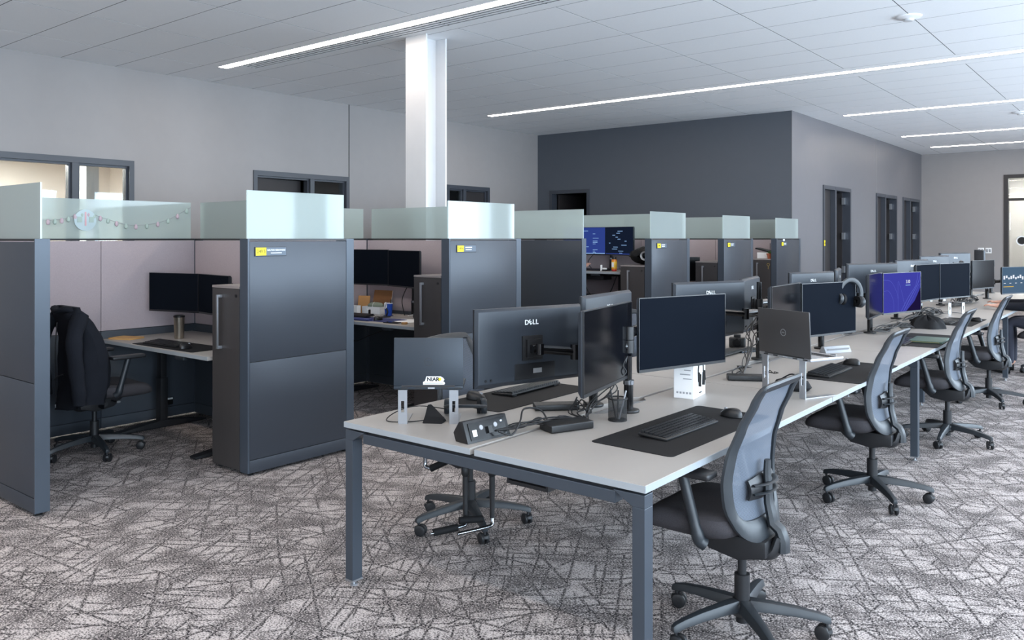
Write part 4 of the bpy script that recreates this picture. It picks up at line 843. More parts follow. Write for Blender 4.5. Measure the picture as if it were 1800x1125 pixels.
def headset(lab, loc, rot, s=1.0, mic=False, group='headphones'):
    o = tag(ob('headphones', None, None, loc, rot), lab, 'headphones', group); o.scale = (s, s, s)
    MB().tube([(.078 * math.cos(R(a)), 0, .085 * math.sin(R(a))) for a in range(-12, 193, 12)], .0075, 8, flat=2.0).build('headband', 'chair_plastic', o)
    for q in (-1, 1):
        c = MB().lathe([(0, 0), (.030, 0), (.034, .006), (.034, .018), (.028, .026), (0, .026)], n=20, axis='x').build('ear_cup', 'chair_plastic', o, (q * .078 - .013, 0, -.035)); MB().lathe([(.012, 0), (.032, .002), (.034, .016), (.012, .018)], n=20, axis='x').build('ear_pad', 'soft_black', c, (-.018 if q > 0 else .026, 0, 0))
        MB().tube([(q * .077, 0, -.01), (q * .082, 0, -.035)], .006, 8).build('yoke', 'black_plastic', o)
    if mic: MB().tube(spline([(.085, 0, -.04), (.075, -.05, -.06), (.03, -.10, -.065)], 4), .004, 6).build('microphone_boom', 'black_plastic', o)
    return o
headset('black headset lying on the desk behind the near laptop stand', (-2.545, 2.83, Z + .038), (R(78), 0, R(40)), 1.1)
hp = headset('black headphones hung over the corner of a dark monitor', (-1.715, 5.91, 1.165), (0, R(8), R(58)), 1.2)
o = tag(MB().add([(-.04, -.04, 0), (.05, -.035, 0), (.055, .035, 0), (-.04, .04, 0), (-.028, .012, .075), (-.012, .014, .078), (.05, .0, .02), (-.035, -.01, .03)], [(0, 3, 2, 1), (0, 1, 6, 7), (1, 2, 6), (2, 5, 6), (2, 3, 4, 5), (3, 0, 7, 4), (4, 7, 6, 5)]).build('cable_cover', 'soft_black', None, (-2.555, 2.625, Z), (0, 0, R(30)), bevel=.004), 'small black wedge-shaped rubber stand between the near laptop stand feet', 'stand')
# laptops on aluminium stands
def laptop(lab, loc, rz, w, d, lid, ang, m, logo, group='laptops on stands', bm_=None):
    o = thing('laptop', lab, 'laptop', loc, rz, group)
    ob('base', rbox((w, d, .016), .004, bm_ or m), o, (0, d / 2, .008)); stuff(ob('keys', cached('kbk', m_keys), o, (0, d * .6, .0065))).scale = (w / .46, .8, .6)
    h = ob('lid', rbox((w, .007, lid), .003, m), o, (0, .004 - lid / 2 * math.sin(ang), .016 + lid / 2 * math.cos(ang)), (ang, 0, 0))
    MB().span((-w / 2 + .008, .0036, -lid / 2 + .014), (w / 2 - .008, .0042, lid / 2 - .008)).build('screen', 'screen_off', h, smooth=False)
    MB().tube([(-w * .38, .006, .014), (w * .38, .006, .014)], .007, 8).build('hinge', 'bezel', o)
    MB().lathe([(.0155, -.0042), (.0185, -.0042), (.0185, -.003), (.0155, -.003)], (0, 0, 0), 28, 'y').build('logo_ring', logo, h); ob('logo', brand_mesh(.0088, logo), h, (0, -.0037, 0), (R(90), 0, 0))
    for k in range(5): MB().box((-w / 2 + .05 + k * w * .19, -.0005, .007), (.03, .002, .006)).build('port', 'slot_dark' if k != 2 else 'hinge', o, smooth=False)
    return o, h
def lap_stand(lab, loc, rz, w, h, d=.20, legs=1):
    o = thing('laptop_stand', lab, 'laptop stand', loc, rz, 'laptop stands')
    for s in (-1, 1):
        x = s * w; t = .005
        for nm, (a, b) in dict(foot=((x - .02, 0, 0), (x + .02, d, t)), top_ledge=((x - .02, 0, h - t), (x + .02, d, h))).items(): MB().span(a, b).build(nm, 'aluminium', o, bevel=.001, smooth=False)
        q = MB(); z0, z1 = t * 0, h; hw = .020; sl = .007; a, b = h * .35, h * .68   # upright with an oblong slot
        q.span((x - hw, -t, z0), (x - sl, 0, z1)).span((x + sl, -t, z0), (x + hw, 0, z1)).span((x - sl, -t, z0), (x + sl, 0, a)).span((x - sl, -t, b), (x + sl, 0, z1)); q.build('upright', 'aluminium', o, smooth=False)
        MB().span((x - .018, d - .004, h), (x + .018, d, h + .02)).build('lip', 'aluminium', o, smooth=False)
    return o
lap_stand('aluminium laptop stand at the near bench end', (-2.545, 2.585, Z), R(38.7), .113, .150, .20)
l1, lid1 = laptop('dark blue laptop lid with a white sticker, on the stand at the near bench end', (-2.545, 2.585, Z + .151), R(38.7), .308, .205, .212, R(-4), 'laptop_dark', 'logo_dark')
st = ob('sticker', MB().prism([(-.048, -.018), (.045, -.018), (.049, -.012), (.045, -.006), (.040, -.004), (.046, .004), (.040, .012), (.030, .018), (-.034, .018), (-.040, -.003), (-.048, -.006)], -.0042, -.0035, 'xz').mesh('sticker', 'paper_white', smooth=False), lid1, (.025, 0, -.082))
ob('sticker_text', text_mesh('NIAR', .024, 'ink', bold=.0009), st, (-.004, -.0046, .005), (R(90), R(0), 0)); MB().box((-.001, -.0045, -.0115), (.082, .0006, .005)).build('sticker_line', 'print_grey', st, smooth=False); MB().box((.026, -.0047, .006), (.012, .0006, .012)).build('sticker_accent', 'sign_yellow', st, smooth=False)
lap_stand('aluminium laptop stand beside the second chair', (-1.565, 4.235, Z), R(-24), .13, .195, .22)
l2, lid2 = laptop('open grey laptop with a ring logo on its lid, on a tall aluminium stand', (-1.555, 4.21, Z + .196), R(-24), .355, .235, .236, R(3), 'laptop_grey', 'logo_grey', bm_='aluminium')
o = tag(MB().cyl((0, 0, 0), (.05, 0, .03), .005, n=8).build('highlighter', 'highlighter', None, (-1.66, 4.36, Z + .0), (0, 0, R(40))), 'yellow-green highlighter lying behind the tall laptop stand', 'pen')
o = thing('headset_pouch', 'soft black pouch behind the tall laptop stand', 'pouch', (-1.58, 4.40, Z), R(10)); MB().lathe([(0, 0), (.07, 0), (.085, .02), (.07, .05), (.03, .065), (0, .068)], n=18).build('body', 'soft_black', o).scale = (1.2, .8, 1); MB().tube(spline([(-.05, 0, .06), (0, 0, .085), (.05, 0, .06)], 4), .004, 6).build('loop', 'black_plastic', o)
lap_stand('slim aluminium stand on the far half of the bench', (-1.78, 9.95, Z), R(60), .10, .12, .24)
# triangular acrylic sign, camera, small boxes
o = thing('desk_sign', 'clear wedge-shaped desk sign below the headphones monitor', 'desk sign', (-1.86, 6.05, Z), R(62)); MB().prism([(-.035, 0), (.035, 0), (.012, .045), (-.012, .045)], -.12, .12, 'yz').build('block', 'print_grey', o, bevel=.002); MB().box((0, -.027, .022), (.2, .002, .02), (R(28), 0, 0)).build('print', 'logo_grey', o)
o = thing('desk_fan', 'small dark camera-like device beside the tall arm pole', 'camera', (-2.52, 5.86, Z), R(20)); ob('body', rbox((.12, .08, .075), .012, 'black_plastic', seg=3), o, (0, 0, .0385)); MB().lathe([(.0, -.06), (.03, -.06), (.034, -.02), (.034, .0)], (.0, -.02, .04), 18, 'y').build('lens', 'black_gloss', o); MB().span((-.025, -.02, .075), (.025, .02, .098)).build('top_hump', 'black_plastic', o, bevel=.006)
o.name = 'camera_device'
o = thing('tablet', 'slate tablet lying by the small camera beside the tall arm pole', 'tablet', (-2.40, 5.72, Z), R(70)); ob('case', rbox((.26, .18, .012), .004, 'laptop_dark'), o, (0, 0, .0065)); MB().box((0, 0, .0128), (.24, .165, .0006)).build('screen', 'screen_off', o, smooth=False)
# cables
def cable(lab, pts, r=.003, group='loose black cables on the benches', m='cable_black'): return tag(MB().tube(spline(pts, 6), r, 6).build('cable', m), lab, 'cable', group)
random.seed(11)
cable('thin cable looping over the near bench corner beside the laptop stand', [(-2.60, 2.80, Z + .02), (-2.68, 2.66, Z + .05), (-2.74, 2.58, Z + .03), (-2.72, 2.50, Z + .004), (-2.62, 2.56, Z + .004), (-2.52, 2.66, Z + .02)], .0024)
cable('thick cable loop rising beside the tilted power module', [(-2.13, 2.57, Z + .03), (-2.10, 2.62, Z + .012), (-2.12, 2.70, Z + .05), (-2.16, 2.78, Z + .085), (-2.13, 2.86, Z + .07), (-2.06, 2.84, Z + .02), (-2.04, 2.92, Z + .012)], .004)
def tangle(lab, a, b, n, spread, r=.003, zmax=.06):
    for k in range(n):
        P = []; m_ = random.randint(4, 6)
        for i in range(m_ + 1):
            t = i / m_; s = math.sin(math.pi * t) * spread
            P.append((a[0] + (b[0] - a[0]) * t + random.uniform(-s, s), a[1] + (b[1] - a[1]) * t + random.uniform(-s, s), max(Z + r, a[2] + (b[2] - a[2]) * t + random.uniform(-.2, 1) * zmax * math.sin(math.pi * t))))
        cable(lab, P, r * random.uniform(.8, 1.15), lab)
tangle('black cable in the tangle from the tilted power module to the two near docks', (-2.15, 2.58, Z + .03), (-2.06, 3.02, Z + .015), 7, .05, .0032, .03)
tangle('black cable in the tangle under the angled reflecting monitor', (-2.20, 3.25, Z + .02), (-2.02, 3.05, Z + .012), 6, .06, .003, .06)
tangle('black cable hanging down beside the pole of the pen cup', (-1.98, 3.34, 1.0), (-2.05, 3.10, Z + .01), 5, .05, .003, .02)
tangle('black cable trailing from the dock beside the headphone box', (-1.97, 4.55, Z + .015), (-2.08, 4.95, Z + .012), 4, .06, .003, .03); tangle('black cable hanging along the tall arm pole', (-2.13, 5.34, 1.06), (-1.95, 4.62, Z + .02), 5, .05, .0034, .04)
tangle('black cable looping at the foot of the tall laptop stand', (-1.80, 4.55, Z + .02), (-1.62, 4.30, Z + .1), 2, .04, .003, .04)
tangle('black cable in the tangle below the violet lock screen', (-1.95, 7.35, Z + .03), (-1.78, 8.05, Z + .01), 9, .07, .0045, .07); tangle('cable in the tangle below the black monitor pair', (-1.98, 8.5, Z + .03), (-1.86, 9.7, Z + .02), 12, .08, .005, .10)
tangle('cable in the tangle at the seam past the headphones monitor', (-2.02, 6.15, .95), (-2.08, 5.75, Z + .02), 4, .05, .004, .05); tangle('cable in the far tangle below the edge-on monitor', (-1.98, 10.7, Z + .03), (-1.9, 12.0, Z + .02), 10, .09, .006, .12); tangle('cable in the tangle behind the headphones monitor', (-2.3, 6.4, Z + .02), (-2.05, 5.6, Z + .02), 6, .08, .004, .07)
for k, (x, y, lab) in enumerate(((-1.86, 8.15, 'black power brick in the tangle below the lock screen'), (-1.93, 8.8, 'dark power brick below the black monitor pair'), (-1.95, 9.5, 'power brick at the far end of the tangle below the black pair'), (-2.0, 11.3, 'power brick in the far tangle below the edge-on monitor'))):
    o = thing('power_brick', lab, 'power brick', (x, y, Z), R(30 + 40 * k), 'power bricks'); ob('case', rbox((.14, .06, .04), .008, 'black_plastic', seg=3), o, (0, 0, .02)); MB().cyl((.07, 0, .02), (.09, 0, .02), .007, n=10).build('strain_relief', 'cable_black', o)
o = thing('cloth_bag', 'crumpled black bag below the violet lock screen', 'bag', (-1.70, 8.18, Z), R(20)); random.seed(5)
MB().grid(lambda u, v: ((.15 - .05 * v) * (1 - v ** 6 * .97) * math.cos(2 * math.pi * u) * (1 + .12 * math.sin(11 * u * 3)), (.09 - .05 * v) * (1 - v ** 6 * .97) * math.sin(2 * math.pi * u) * (1 + .15 * math.sin(17 * u * 2)), .11 * v ** .8 * (1 + .15 * math.sin(9 * u * 6.28))), 28, 12, True).build('body', 'soft_black', o); MB().tube(spline([(-.08, 0, .08), (-.02, .01, .135), (.05, 0, .09)], 5), .005, 6).build('strap', 'black_plastic', o)
o = thing('white_adapter', 'small white adapter box at the tangle past the lock screen', 'adapter', (-1.72, 8.75, Z), R(15)); ob('case', rbox((.07, .05, .03), .005, 'paper_white'), o, (0, 0, .015)); MB().box((.036, 0, .015), (.003, .02, .01)).build('port', 'slot_dark', o)
# ------------------------------------------------------------------ cluttered cubicle desk
ZB = .78
def carton(lab, x, y, z, rz, w, d, h, m, open_=False, cat='box', lidm=None):
    o = thing('carton', lab, cat, (x, y, z), rz, 'boxes on the cluttered desk'); t = .004
    q = MB(); q.span((-w / 2, -d / 2, 0), (w / 2, d / 2, t)); q.span((-w / 2, -d / 2, 0), (w / 2, -d / 2 + t, h)).span((-w / 2, d / 2 - t, 0), (w / 2, d / 2, h)).span((-w / 2, -d / 2, 0), (-w / 2 + t, d / 2, h)).span((w / 2 - t, -d / 2, 0), (w / 2, d / 2, h)).build('carton_walls', m, o, smooth=False)
    if open_: MB().span((-w / 2, -t, 0), (w / 2, 0, d * .95)).build('lid_flap', lidm or m, o, (0, d / 2, h), (R(-12), 0, 0), smooth=False); MB().span((-w / 2, 0, 0), (w / 2, t, d * .95)).build('lid_back', m, o, (0, d / 2 + .001, h), (R(-12), 0, 0), smooth=False)
    else: MB().span((-w / 2, -d / 2, h), (w / 2, d / 2, h + t)).build('lid', m, o, smooth=False)
    return o
carton('white box with its brown-lined lid standing open', -6.36, 5.70, ZB, R(8), .24, .17, .075, 'paper_white', True, lidm='cardboard_dark')
carton('small open cardboard box behind the white cartons', -6.55, 5.66, ZB, R(25), .13, .12, .06, 'cardboard', True)
for k in range(3): carton(['slim white carton, the one at the edge of the 249.5 panel', 'slim white carton, middle of the upright three', 'slim white carton, closest of the upright three to the open box'][k], -6.56 + k * .055, 5.50 + .01 * k, ZB, R(5), .045, .06, .085, 'paper_white')
o = thing('cloth_roll', 'sage green cloth bundle lying in the open white box', 'cloth', (-6.34, 5.68, ZB + .06), R(15)); MB().lathe([(0, -.09), (.02, -.09), (.036, -.06), (.04, 0), (.034, .06), (.018, .085), (0, .085)], (0, 0, .02), 16, 'x').build('bundle', 'sage', o); MB().tube([(-.02 + .041 * math.cos(R(a)) * 0, .038 * math.cos(R(a)), .02 + .038 * math.sin(R(a))) for a in range(0, 361, 30)], .003, 6).build('tie', 'paper_white', o)
o = thing('paper_cup', 'bright blue paper cup holding a pen', 'cup', (-6.07, 5.60, ZB)); MB().lathe([(.0, 0), (.031, 0), (.034, .01), (.043, .125), (.041, .125), (.03, .01), (0, .01)], n=24).build('cup_wall', 'blue_cup', o); MB().lathe([(.042, .122), (.0455, .125), (.042, .129)], n=24).build('rim', 'paper_white', o); MB().lathe([(0, 0), (.05, 0), (.05, .004), (0, .004)], n=24).build('coaster', 'blue_mat', o)
tag(MB().cyl((0, 0, .012), (.03, .01, .165), .005, n=8).build('pen', 'ink', None, (-6.07, 5.60, ZB)), 'black pen standing in the blue paper cup', 'pen')
o = thing('webcam_stand', 'white ring gadget on a black stand beside the blue cup', 'gadget', (-5.98, 5.48, ZB), R(-60)); MB().tube([(.028 * math.cos(R(a)), 0, .115 + .028 * math.sin(R(a))) for a in range(0, 361, 20)], .006, 8).build('ring', 'paper_white', o); MB().tube(spline([(0, .0, .005), (.0, .02, .05), (0, .005, .09)], 4), .009, 8).build('stem', 'black_plastic', o); MB().lathe([(0, 0), (.05, 0), (.05, .008), (0, .012)], n=18).build('foot', 'black_plastic', o)
keyboard('keyboard on the cluttered cubicle desk', -6.25, 5.30, ZB + .012, R(4)); desk_mat('blue desk pad on the cluttered cubicle desk', -6.05, 5.26, ZB, R(3), .9, .28, 'blue_mat')
o = tag(MB().lathe([(0, -.14), (.02, -.14), (.026, -.12), (.026, .12), (.02, .14), (0, .14)], (0, 0, .012), 14, 'x').build('wrist_rest', 'blue_mat', None, (-5.95, 5.125, ZB + .003), (0, 0, R(3))), 'padded blue wrist rest at the front of the cluttered desk', 'wrist rest'); o.scale = (1, 1.4, .6)
mouse('black mouse on the blue desk pad', -5.80, 5.22, ZB + .003, R(95))
headset('black headset lying on the cluttered desk beside the tower', (-5.42, 5.45, ZB + .06), (R(-75), 0, R(20)), .95)
for k, (x, y, a, lab) in enumerate(((-5.60, 5.42, 20, 'white sheet lying by the headset on the cluttered desk'), (-5.50, 5.30, -12, 'lilac-white folded sheet at the edge of the blue pad'))): tag(MB().box((0, 0, .001 + k * .0015), (.21, .15, .002)).build('paper_sheet', 'paper_white', None, (x, y, ZB), (0, 0, R(a)), smooth=False), lab, 'paper', 'papers on the cluttered desk')
for k in range(2): tag(MB().tube([(-.16, 0, .02), (.16, .03, .075)], .008, 8, flat=.6).build('tent_pole', 'paper_white', None, (-5.58, 5.53 + .05 * k, ZB + .004), (0, 0, R(-8 + 6 * k))), ['white plastic rail leaning on the papers, the nearer one', 'white plastic rail leaning on the papers, the one behind'][k], 'rail', 'white rails on the cluttered desk')
o = thing('smartphone', 'dark phone lying at the front edge of the cluttered desk', 'phone', (-5.52, 5.14, ZB), R(15)); ob('case', rbox((.15, .075, .009), .003, 'bezel'), o, (0, 0, .005)); MB().box((0, 0, .0098), (.14, .068, .0006)).build('screen', 'screen_off', o, smooth=False)
o = thing('tape_dispenser', 'brown and white tape roll beside the phone', 'tape', (-5.36, 5.14, ZB), R(0)); MB().lathe([(.018, 0), (.028, 0), (.028, .018), (.018, .018)], n=18).build('roll', 'cardboard', o); MB().lathe([(.014, 0), (.018, 0), (.018, .016), (.014, .016)], n=18).build('core', 'paper_white', o)
tag(MB().span((0, 0, 0), (.022, .022, .075)).build('glue_bottle', 'paper_white', None, (-6.20, 5.42, ZB)), 'little white bottle in front of the open white box', 'bottle', 'little bottles'); tag(MB().span((0, 0, 0), (.016, .016, .07)).build('glue_bottle', 'black_plastic', None, (-6.165, 5.42, ZB)), 'little black bottle in front of the open white box', 'bottle', 'little bottles')
cable('black cable hanging along the arm on the cluttered desk', [(-5.90, 5.76, 1.15), (-5.96, 5.72, 1.02), (-5.98, 5.70, .92), (-5.94, 5.70, ZB + .004)], .005, 'cubicle cables'); cable('cable sagging under the cluttered desk', [(-6.35, 5.35, .74), (-6.25, 5.3, .55), (-6.0, 5.3, .62), (-5.7, 5.35, .73)], .005, 'cubicle cables')
# raised desk
o = thing('drink_can', 'tall orange and yellow drink can on the raised desk', 'can', (-5.32, 8.66, 1.15)); MB().lathe([(.0, 0), (.026, 0), (.033, .008), (.033, .022)], n=24).build('base_band', 'red_can', o); MB().lathe([(.0335, .02), (.0335, .14), (.032, .145)], n=24).build('can_wall', 'orange_can', o); MB().lathe([(.032, .143), (.024, .158), (.024, .178), (0, .18)], n=24).build('cap', 'black_plastic', o); MB().lathe([(.034, .035), (.034, .12)], n=24).build('label_band', 'yellow_can', o); MB().box((0, -.0345, .08), (.03, .001, .06)).build('label_print', 'paper_white', o, smooth=False)
o = thing('earbud_case', 'little white cable adapter standing on the raised desk', 'adapter', (-5.47, 8.60, 1.15)); ob('upright', rbox((.018, .018, .075), .003, 'paper_white'), o, (0, 0, .0375)); ob('plug', rbox((.06, .02, .02), .006, 'paper_white'), o, (.045, .01, .03))
keyboard('dark keyboard on the raised desk under the lit screens', -5.62, 8.66, 1.15, R(0)); cable('cable hanging below the raised desk', [(-5.75, 8.6, 1.11), (-5.65, 8.62, .86), (-5.4, 8.64, .86), (-5.25, 8.62, 1.11)], .006, 'cubicle cables'); cable('cable looping from the lit screens to the raised desk', [(-5.8, 8.95, 1.36), (-5.83, 8.85, 1.25), (-5.7, 8.75, 1.16)], .005, 'cubicle cables')
tag(MB().prism([(-.38, 0), (.28, 0), (.28, .05), (.22, .07), (-.34, .07)], -.10, .10, 'xz').build('cable_tray', 'cap_black', None, (-5.75, 8.75, 1.035), bevel=.01), 'black cable tray hung under the raised desk', 'cable tray')
o = thing('backpack', 'black backpack lying on the storage tower beside the orange can', 'backpack', (-4.92, 8.72, 1.238), R(10)); 
MB().grid(lambda u, v: (.17 * math.sin(math.pi * (.004 + .992 * v)) ** .5 * math.cos(2 * math.pi * u) * (1 + .05 * math.sin(6 * v * 6.28)), .26 * (v - .5) * 1.6 + .02 * math.sin(9 * u), .105 + .10 * math.sin(math.pi * (.004 + .992 * v)) ** .5 * math.sin(2 * math.pi * u) * (1 + .06 * math.sin(7 * v * 6.28))), 24, 16, True).build('bag_body', 'soft_black', o); MB().lathe([(.035, -.26), (.055, -.265), (.055, -.24), (.035, -.24)], (.07, .04, .11), 20, 'y').build('ring_handle', 'logo_grey', o); MB().tube(spline([(-.14, -.15, .1), (-.16, 0, .16), (-.12, .14, .12)], 5), .014, 8, flat=.5).build('strap', 'black_plastic', o); MB().tube(spline([(-.03, -.20, .19), (-.02, 0, .215), (-.03, .18, .18)], 5), .006, 6).build('zip', 'bezel', o)
o = thing('printer_box', 'white document box with dark lid on the last storage tower', 'box', (-4.955, 12.62, 1.238), R(5)); ob('box_body', rbox((.20, .24, .095), .004, 'paper_white'), o, (0, 0, .0475)); MB().box((0, 0, 0), (.24, .26, .02), (0, R(14), 0)).build('lid', 'bezel', o, (-.01, 0, .13)); MB().cyl((.07, 0, .12), (.07, 0, .24), .005, n=8).build('antenna', 'black_plastic', o)
o = thing('potted_plant', 'small terracotta pot with a green sprig on the last storage tower', 'plant', (-4.81, 12.42, 1.238)); MB().lathe([(.0, 0), (.032, 0), (.043, .06), (.05, .06), (.052, .082), (.042, .082), (.04, .07), (0, .07)], n=22).build('pot', 'terracotta', o); 
for k in range(7): a = k * .9; MB().tube([(0, 0, .07), (.03 * math.cos(a), .03 * math.sin(a), .10), (.055 * math.cos(a), .055 * math.sin(a), .10 + .012 * (k % 3))], [.004, .010, .002], 6, flat=.35).build('leaf', 'leaf', o)
o = thing('desk_tray', 'black tray lying behind the terracotta pot', 'tray', (-4.84, 12.72, 1.238), R(-8)); ob('tray_base', rbox((.10, .20, .02), .004, 'bezel'), o, (0, 0, .01)); ob('upper_tray', rbox((.10, .20, .015), .004, 'bezel'), o, (0, 0, .115)); MB().span((-.048, -.09, .02), (-.04, .09, .11)).span((.04, -.09, .02), (.048, .09, .11)).build('tray_posts', 'bezel', o)
o = thing('coat_hook', 'round black hook on the fabric wall of the fourth cubicle', 'hook', (-4.80, 11.295, 1.30)); MB().lathe([(0, -.03), (.04, -.03), (.045, -.01), (.03, 0)], (0, 0, .05), 18, 'y').build('disc', 'black_plastic', o); MB().lathe([(0, -.045), (.014, -.045), (.014, -.028)], (0, 0, .05), 12, 'y').build('pin', 'bezel', o)
# socket in the lower panel of the first cubicle
o = thing('floor_outlet', 'small pale power outlet low on the first cubicle wall', 'power outlet', (-6.70, 3.62, .125), R(90)); MB().span((-.05, -.012, 0), (.05, 0, .06)).build('box', 'black_plastic', o); MB().span((-.045, -.016, .045), (.045, -.012, .06)).build('strip', 'paper_white', o)
# bulbs and disc in front of the glass, its haze put into pale colours
g = thing('string_lights', 'pale-coloured string of small bulbs hanging in front of the first frosted glass screen', 'string lights', (-6.726, 2.0, 1.60)); X0 = -.012
pts = [(0, 3.86 - 2.0, 1.83 - 1.60), (0, 3.6 - 2.0, .10), (0, 3.32 - 2.0, .065), (0, 3.1 - 2.0, .12), (0, 2.95 - 2.0, .16), (0, 2.8 - 2, .11), (0, 2.65 - 2, .09)]
MB().tube(spline(pts, 6), .002, 5).build('wire', 'print_grey', g)
sp = spline(pts, 6)
for k in range(1, len(sp), 2): p = sp[k]; MB().lathe([(0, -.036), (.011, -.030), (.015, -.014), (.008, .006), (0, .010)], tuple(p), 10).build('bulb', ('green_bulb_hazed', 'purple_bulb_hazed')[k // 2 % 2], g)
o = thing('round_ornament', 'pale round ornament with a pink stripe in front of the first frosted screen', 'ornament', (-6.722, 2.95, 1.60)); MB().lathe([(0, -.006), (.085, -.006), (.085, .006), (0, .006)], (0, 0, .10), 28, 'x').build('disc', 'disc_pale', o); MB().box((.009, 0, .11), (.004, .012, .11)).build('stripe', 'disc_pink', o)
for s in (-1, 1): MB().box((.009, s * .045, .105), (.004, .035, .045)).build('patch', 'green_bulb_hazed', o)
# ------------------------------------------------------------------ jacket over the first cubicle chair
ca = CH_A
jk = thing('jacket', 'dark jacket draped over the back of the cubicle task chair', 'jacket', (ca.location.x, ca.location.y, .36), ca.rotation_euler.z)
random.seed(21)
PH_ = [random.uniform(0, 6.28) for _ in range(8)]
def drape(u, v):
    a = 2 * math.pi * u; z = 1.075 - .70 * v; zz = min(max(z, .42), 1.02)
    hw = .215 + .055 * min(1, v * 1.8) - .03 * max(0, .12 - v) / .12; th = .045 + .05 * min(1, v * 2.0)
    if v < .04: th *= .55; hw *= .93
    c, s = math.cos(a), math.sin(a); e = .55
    y = hw * abs(c) ** e * math.copysign(1, c); x = th * abs(s) ** e * math.copysign(1, s)
    fold = .014 * min(1, v * 2.5) * (math.sin(5 * a + PH_[0] + 4.2 * v) + .6 * math.sin(9 * a + PH_[1] - 5 * v)) 
    x += fold * (1 if s < 0 else .6); y += .25 * fold * c
    zb = z - .05 * v * (c > 0) * abs(c) + .03 * v * math.sin(2 * a + 1)
    return (-chair_profile(zz) - .012 + x + .045 * (min(abs(y), .24) / .24) ** 2.2 * .5, y, max(zb, .33) - .36)
q = MB().grid(drape, 64, 34, True); q.f.append(tuple(range(63, -1, -1))); q.mi.append(0); q.build('jacket_body', 'jacket', jk)
def sleeve(s):
    P = spline([(-.17, s * .19, 1.02 - .36), (-.235, s * .255, .88 - .36), (-.24, s * .285, .70 - .36), (-.22, s * .29, .52 - .36), (-.215, s * .285, .42 - .36)], 6); n = len(P)
    return MB().tube(P, [(.058 + .003 * math.sin(i * 1.1 + s)) * (1 - .25 * i / n) for i in range(n)], 14, flat=.72).mesh('sleeve', 'jacket')
ob('sleeve', sleeve(1), jk); ob('sleeve', sleeve(-1), jk)
MB().tube(spline([(-.15, .13, 1.04 - .36), (-.225, .10, 1.06 - .36), (-.25, 0, 1.045 - .36), (-.225, -.10, 1.06 - .36), (-.15, -.13, 1.04 - .36)], 6), .030, 10, flat=.7).build('collar', 'jacket', jk)
MB().tube(spline([(-.262, -.03, .97 - .36), (-.285, -.06, .80 - .36), (-.28, -.05, .60 - .36), (-.265, -.02, .42 - .36)], 6), .004, 6).build('zip', 'bezel', jk)
MB().tube(spline([(-.262, -.15, .62 - .36), (-.285, -.09, .60 - .36), (-.28, -.03, .57 - .36)], 5), .005, 6).build('pocket_seam', 'bezel', jk)
MB().cyl((-.268, -.02, .40 - .36), (-.268, -.02, .375 - .36), .008, n=8).build('zip_pull', 'chrome', jk)
# ------------------------------------------------------------------ people
def skin_mesh(name, chains, m, sub=2, root=None):
    """chains: lists of (point, radius); shared joints are merged"""
    idx = {}; vs = []; rad = []; es = []
    for ch in chains:
        pr_ = None
        for p, r in ch:
            k = tuple(round(c, 4) for c in p)
            if k not in idx: idx[k] = len(vs); vs.append(p); rad.append(r)
            if pr_ is not None: es.append((pr_, idx[k]))
            pr_ = idx[k]
    me = bpy.data.meshes.new(name); me.from_pydata(vs, es, []); o = bpy.data.objects.new(name, me); COL.objects.link(o)
    md = o.modifiers.new('skin', 'SKIN'); md.use_smooth_shade = True
    for i, s in enumerate(me.skin_vertices[0].data): s.radius = (rad[i],) * 2 if not isinstance(rad[i], tuple) else rad[i]; s.use_root = (i == 0)
    sb = o.modifiers.new('sub', 'SUBSURF'); sb.levels = sb.render_levels = sub
    dg = bpy.context.evaluated_depsgraph_get(); r = bpy.data.meshes.new_from_object(o.evaluated_get(dg)); bpy.data.objects.remove(o)
    r.materials.clear(); r.materials.append(MATS[m])
    for p in r.polygons: p.use_smooth = True
    return r
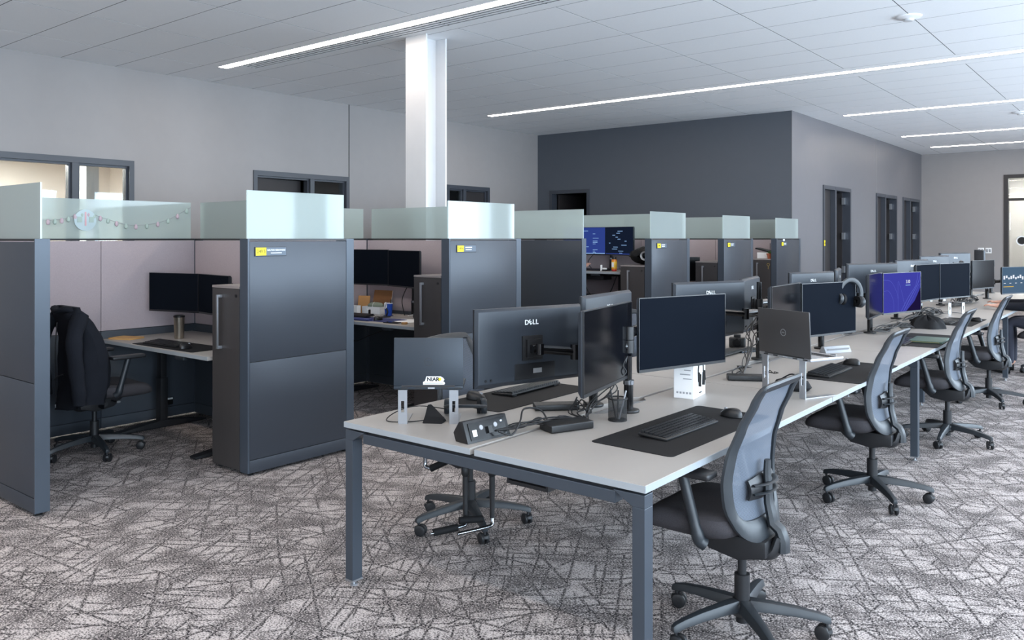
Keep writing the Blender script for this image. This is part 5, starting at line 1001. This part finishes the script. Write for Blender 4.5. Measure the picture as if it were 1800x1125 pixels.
def person(lab, loc, rz, hz, sit, hands, stool=0):
    """facing local +x; hips at height hz; hands: two wrist targets (local)"""
    o = thing('person', lab, 'person', loc, rz); V = Vector
    hip = V((-.02, 0, hz)); waist = V((-.05, 0, hz + .16)); chest = V((-.02, 0, hz + .36)); neck0 = V((.01, 0, hz + .52)); neck = V((.04, 0, hz + .60)); head = V((.065, 0, hz + .72)); crown = V((.05, 0, hz + .79))
    body = [[(hip, (.13, .17)), (waist, (.11, .15)), (chest, (.12, .18)), (neck0, .07), (neck, .052), (V((.06, 0, hz + .66)), (.07, .065)), (head, (.095, .078)), (crown, (.075, .065))]]
    arms = []; sleeves = []; 
    for s, wr in zip((1, -1), hands):
        sh = V((.0, s * .19, hz + .46)); w = V(wr); d = w - sh; L1 = .30; el = sh + d * .5 + V((-.03, s * .06, -.13)); hd = (w - el).normalized(); sidev = V((0, 0, 1)).cross(hd).normalized(); palm = w + hd * .075
        ch = [(chest, (.12, .18)), (sh, .062), (el, .045), (w, .028), (w + hd * .04, (.03, .020)), (palm, (.036, .018))]; body.append(ch)
        for f in range(4):
            b = palm + sidev * (-.027 + .018 * f) + hd * .01; ln = (.065, .075, .07, .055)[f]
            body.append([(palm, (.036, .018)), (b, .010), (b + hd * ln * .5 + V((0, 0, .008)), .009), (b + hd * ln + V((0, 0, -.010)), .007)])
        th = w + hd * .035 + sidev * (-.032 * s); body.append([(w + hd * .04, (.03, .020)), (th, .011), (th + hd * .035 + sidev * (-.018 * s), .009), (th + hd * .062 + sidev * (-.018 * s) + V((0, 0, -.005)), .008)])
        sleeves.append([(V((-.02, 0, hz + .36)), (.135, .195)), (sh, .078), (el, .060), (w - hd * .02, .042)])
    legs = []
    for s in (1, -1):
        kn = V((.42, s * .13, hz + .02)) if sit else V((.05, s * .1, hz * .54)); an = V((.40, s * .13, .10)) if sit else V((0, s * .1, .09)); toe = an + V((.17, s * .02, -.05))
        legs.append([(hip, (.14, .18)), (V((.03, s * .10, hz - .01)), .092), (kn, .066), (an, .042)])
        body.append([(hip, (.13, .17)), (V((.03, s * .10, hz - .01)), .078), (kn, .055), (an, .035), (toe, .032)])
        MB().grid(lambda u, v: (toe.x - .17 + .28 * v - .0, toe.y + .045 * math.sin(math.pi * (.15 + .8 * v)) ** .5 * math.cos(2 * math.pi * u), max(.0, .045 + .05 * math.sin(2 * math.pi * u) * (1.25 - v))), 14, 9, True).build('shoe', 'black_plastic', o)
    ob('body', skin_mesh('body', body, 'skin'), o)
    ob('jacket', skin_mesh('jacket', [[(hip, (.145, .185)), (waist, (.13, .17)), (V((-.02, 0, hz + .36)), (.135, .195)), (V((.0, 0, hz + .50)), .085)]] + sleeves, 'jacket'), o); ob('trousers', skin_mesh('trousers', legs, 'denim'), o)
    MB().grid(lambda u, v: (.045 + .118 * math.cos(2 * math.pi * u) * math.cos(R(5 + 85 * v)) - .02 * (1 - v), .094 * math.sin(2 * math.pi * u) * math.cos(R(5 + 85 * v)), hz + .735 + .115 * math.sin(R(5 + 85 * v)) + .03 * math.cos(2 * math.pi * u) * (1 - v)), 24, 9, True).build('hair', 'hair', o)
    f = MB(); 
    for s in (-1, 1): f.lathe([(0, -.008), (.008, -.006), (.011, 0), (.008, .006), (0, .008)], (.150, s * .032, hz + .722), 10)
    f.build('eyes', 'ink', o); MB().tube([(.150, 0, hz + .725), (.172, 0, hz + .695), (.155, 0, hz + .688)], [.008, .013, .010], 8).build('nose', 'skin', o); MB().tube([(.143, -.022, hz + .657), (.150, 0, hz + .655), (.143, .022, hz + .657)], .006, 6).build('mouth', 'red_tab', o)
    for s in (-1, 1): MB().lathe([(0, -.008), (.018, -.006), (.022, 0), (.016, .006), (0, .006)], (.055, s * .086, hz + .705), 12, 'y').build('ear', 'skin', o)
    return o
person('person in dark jacket seated at the far desk, hands resting on the desktop', (-1.0, 11.05, 0), R(180), .58, True, ((.50, .22, DT + .045), (.56, -.40, DT + .045)))
ps = person('person in dark jacket on a stool behind the aisle wing, hand on the raised desk', (-6.02, 8.02, 0), R(80), .72, True, ((.55, .16, 1.185), (.60, -.19, 1.185)))
o = thing('stool', 'round black stool under the person at the raised desk', 'stool', (-6.03, 8.0, 0)); MB().lathe([(0, .545), (.17, .545), (.19, .56), (.19, .59), (.16, .605), (0, .608)], n=28).build('seat', 'chair_seat', o); MB().cyl((0, 0, .03), (0, 0, .55), .03, n=16).build('column', 'chair_black', o); MB().lathe([(0, 0), (.24, 0), (.24, .015), (.04, .04), (0, .04)], n=28).build('base', 'chair_black', o); MB().tube([(.16 * math.cos(R(a)), .16 * math.sin(R(a)), .22) for a in range(0, 361, 20)], .010, 8).tube([(-.16, 0, .22), (.16, 0, .22)], .008, 6).build('foot_ring', 'chrome', o)
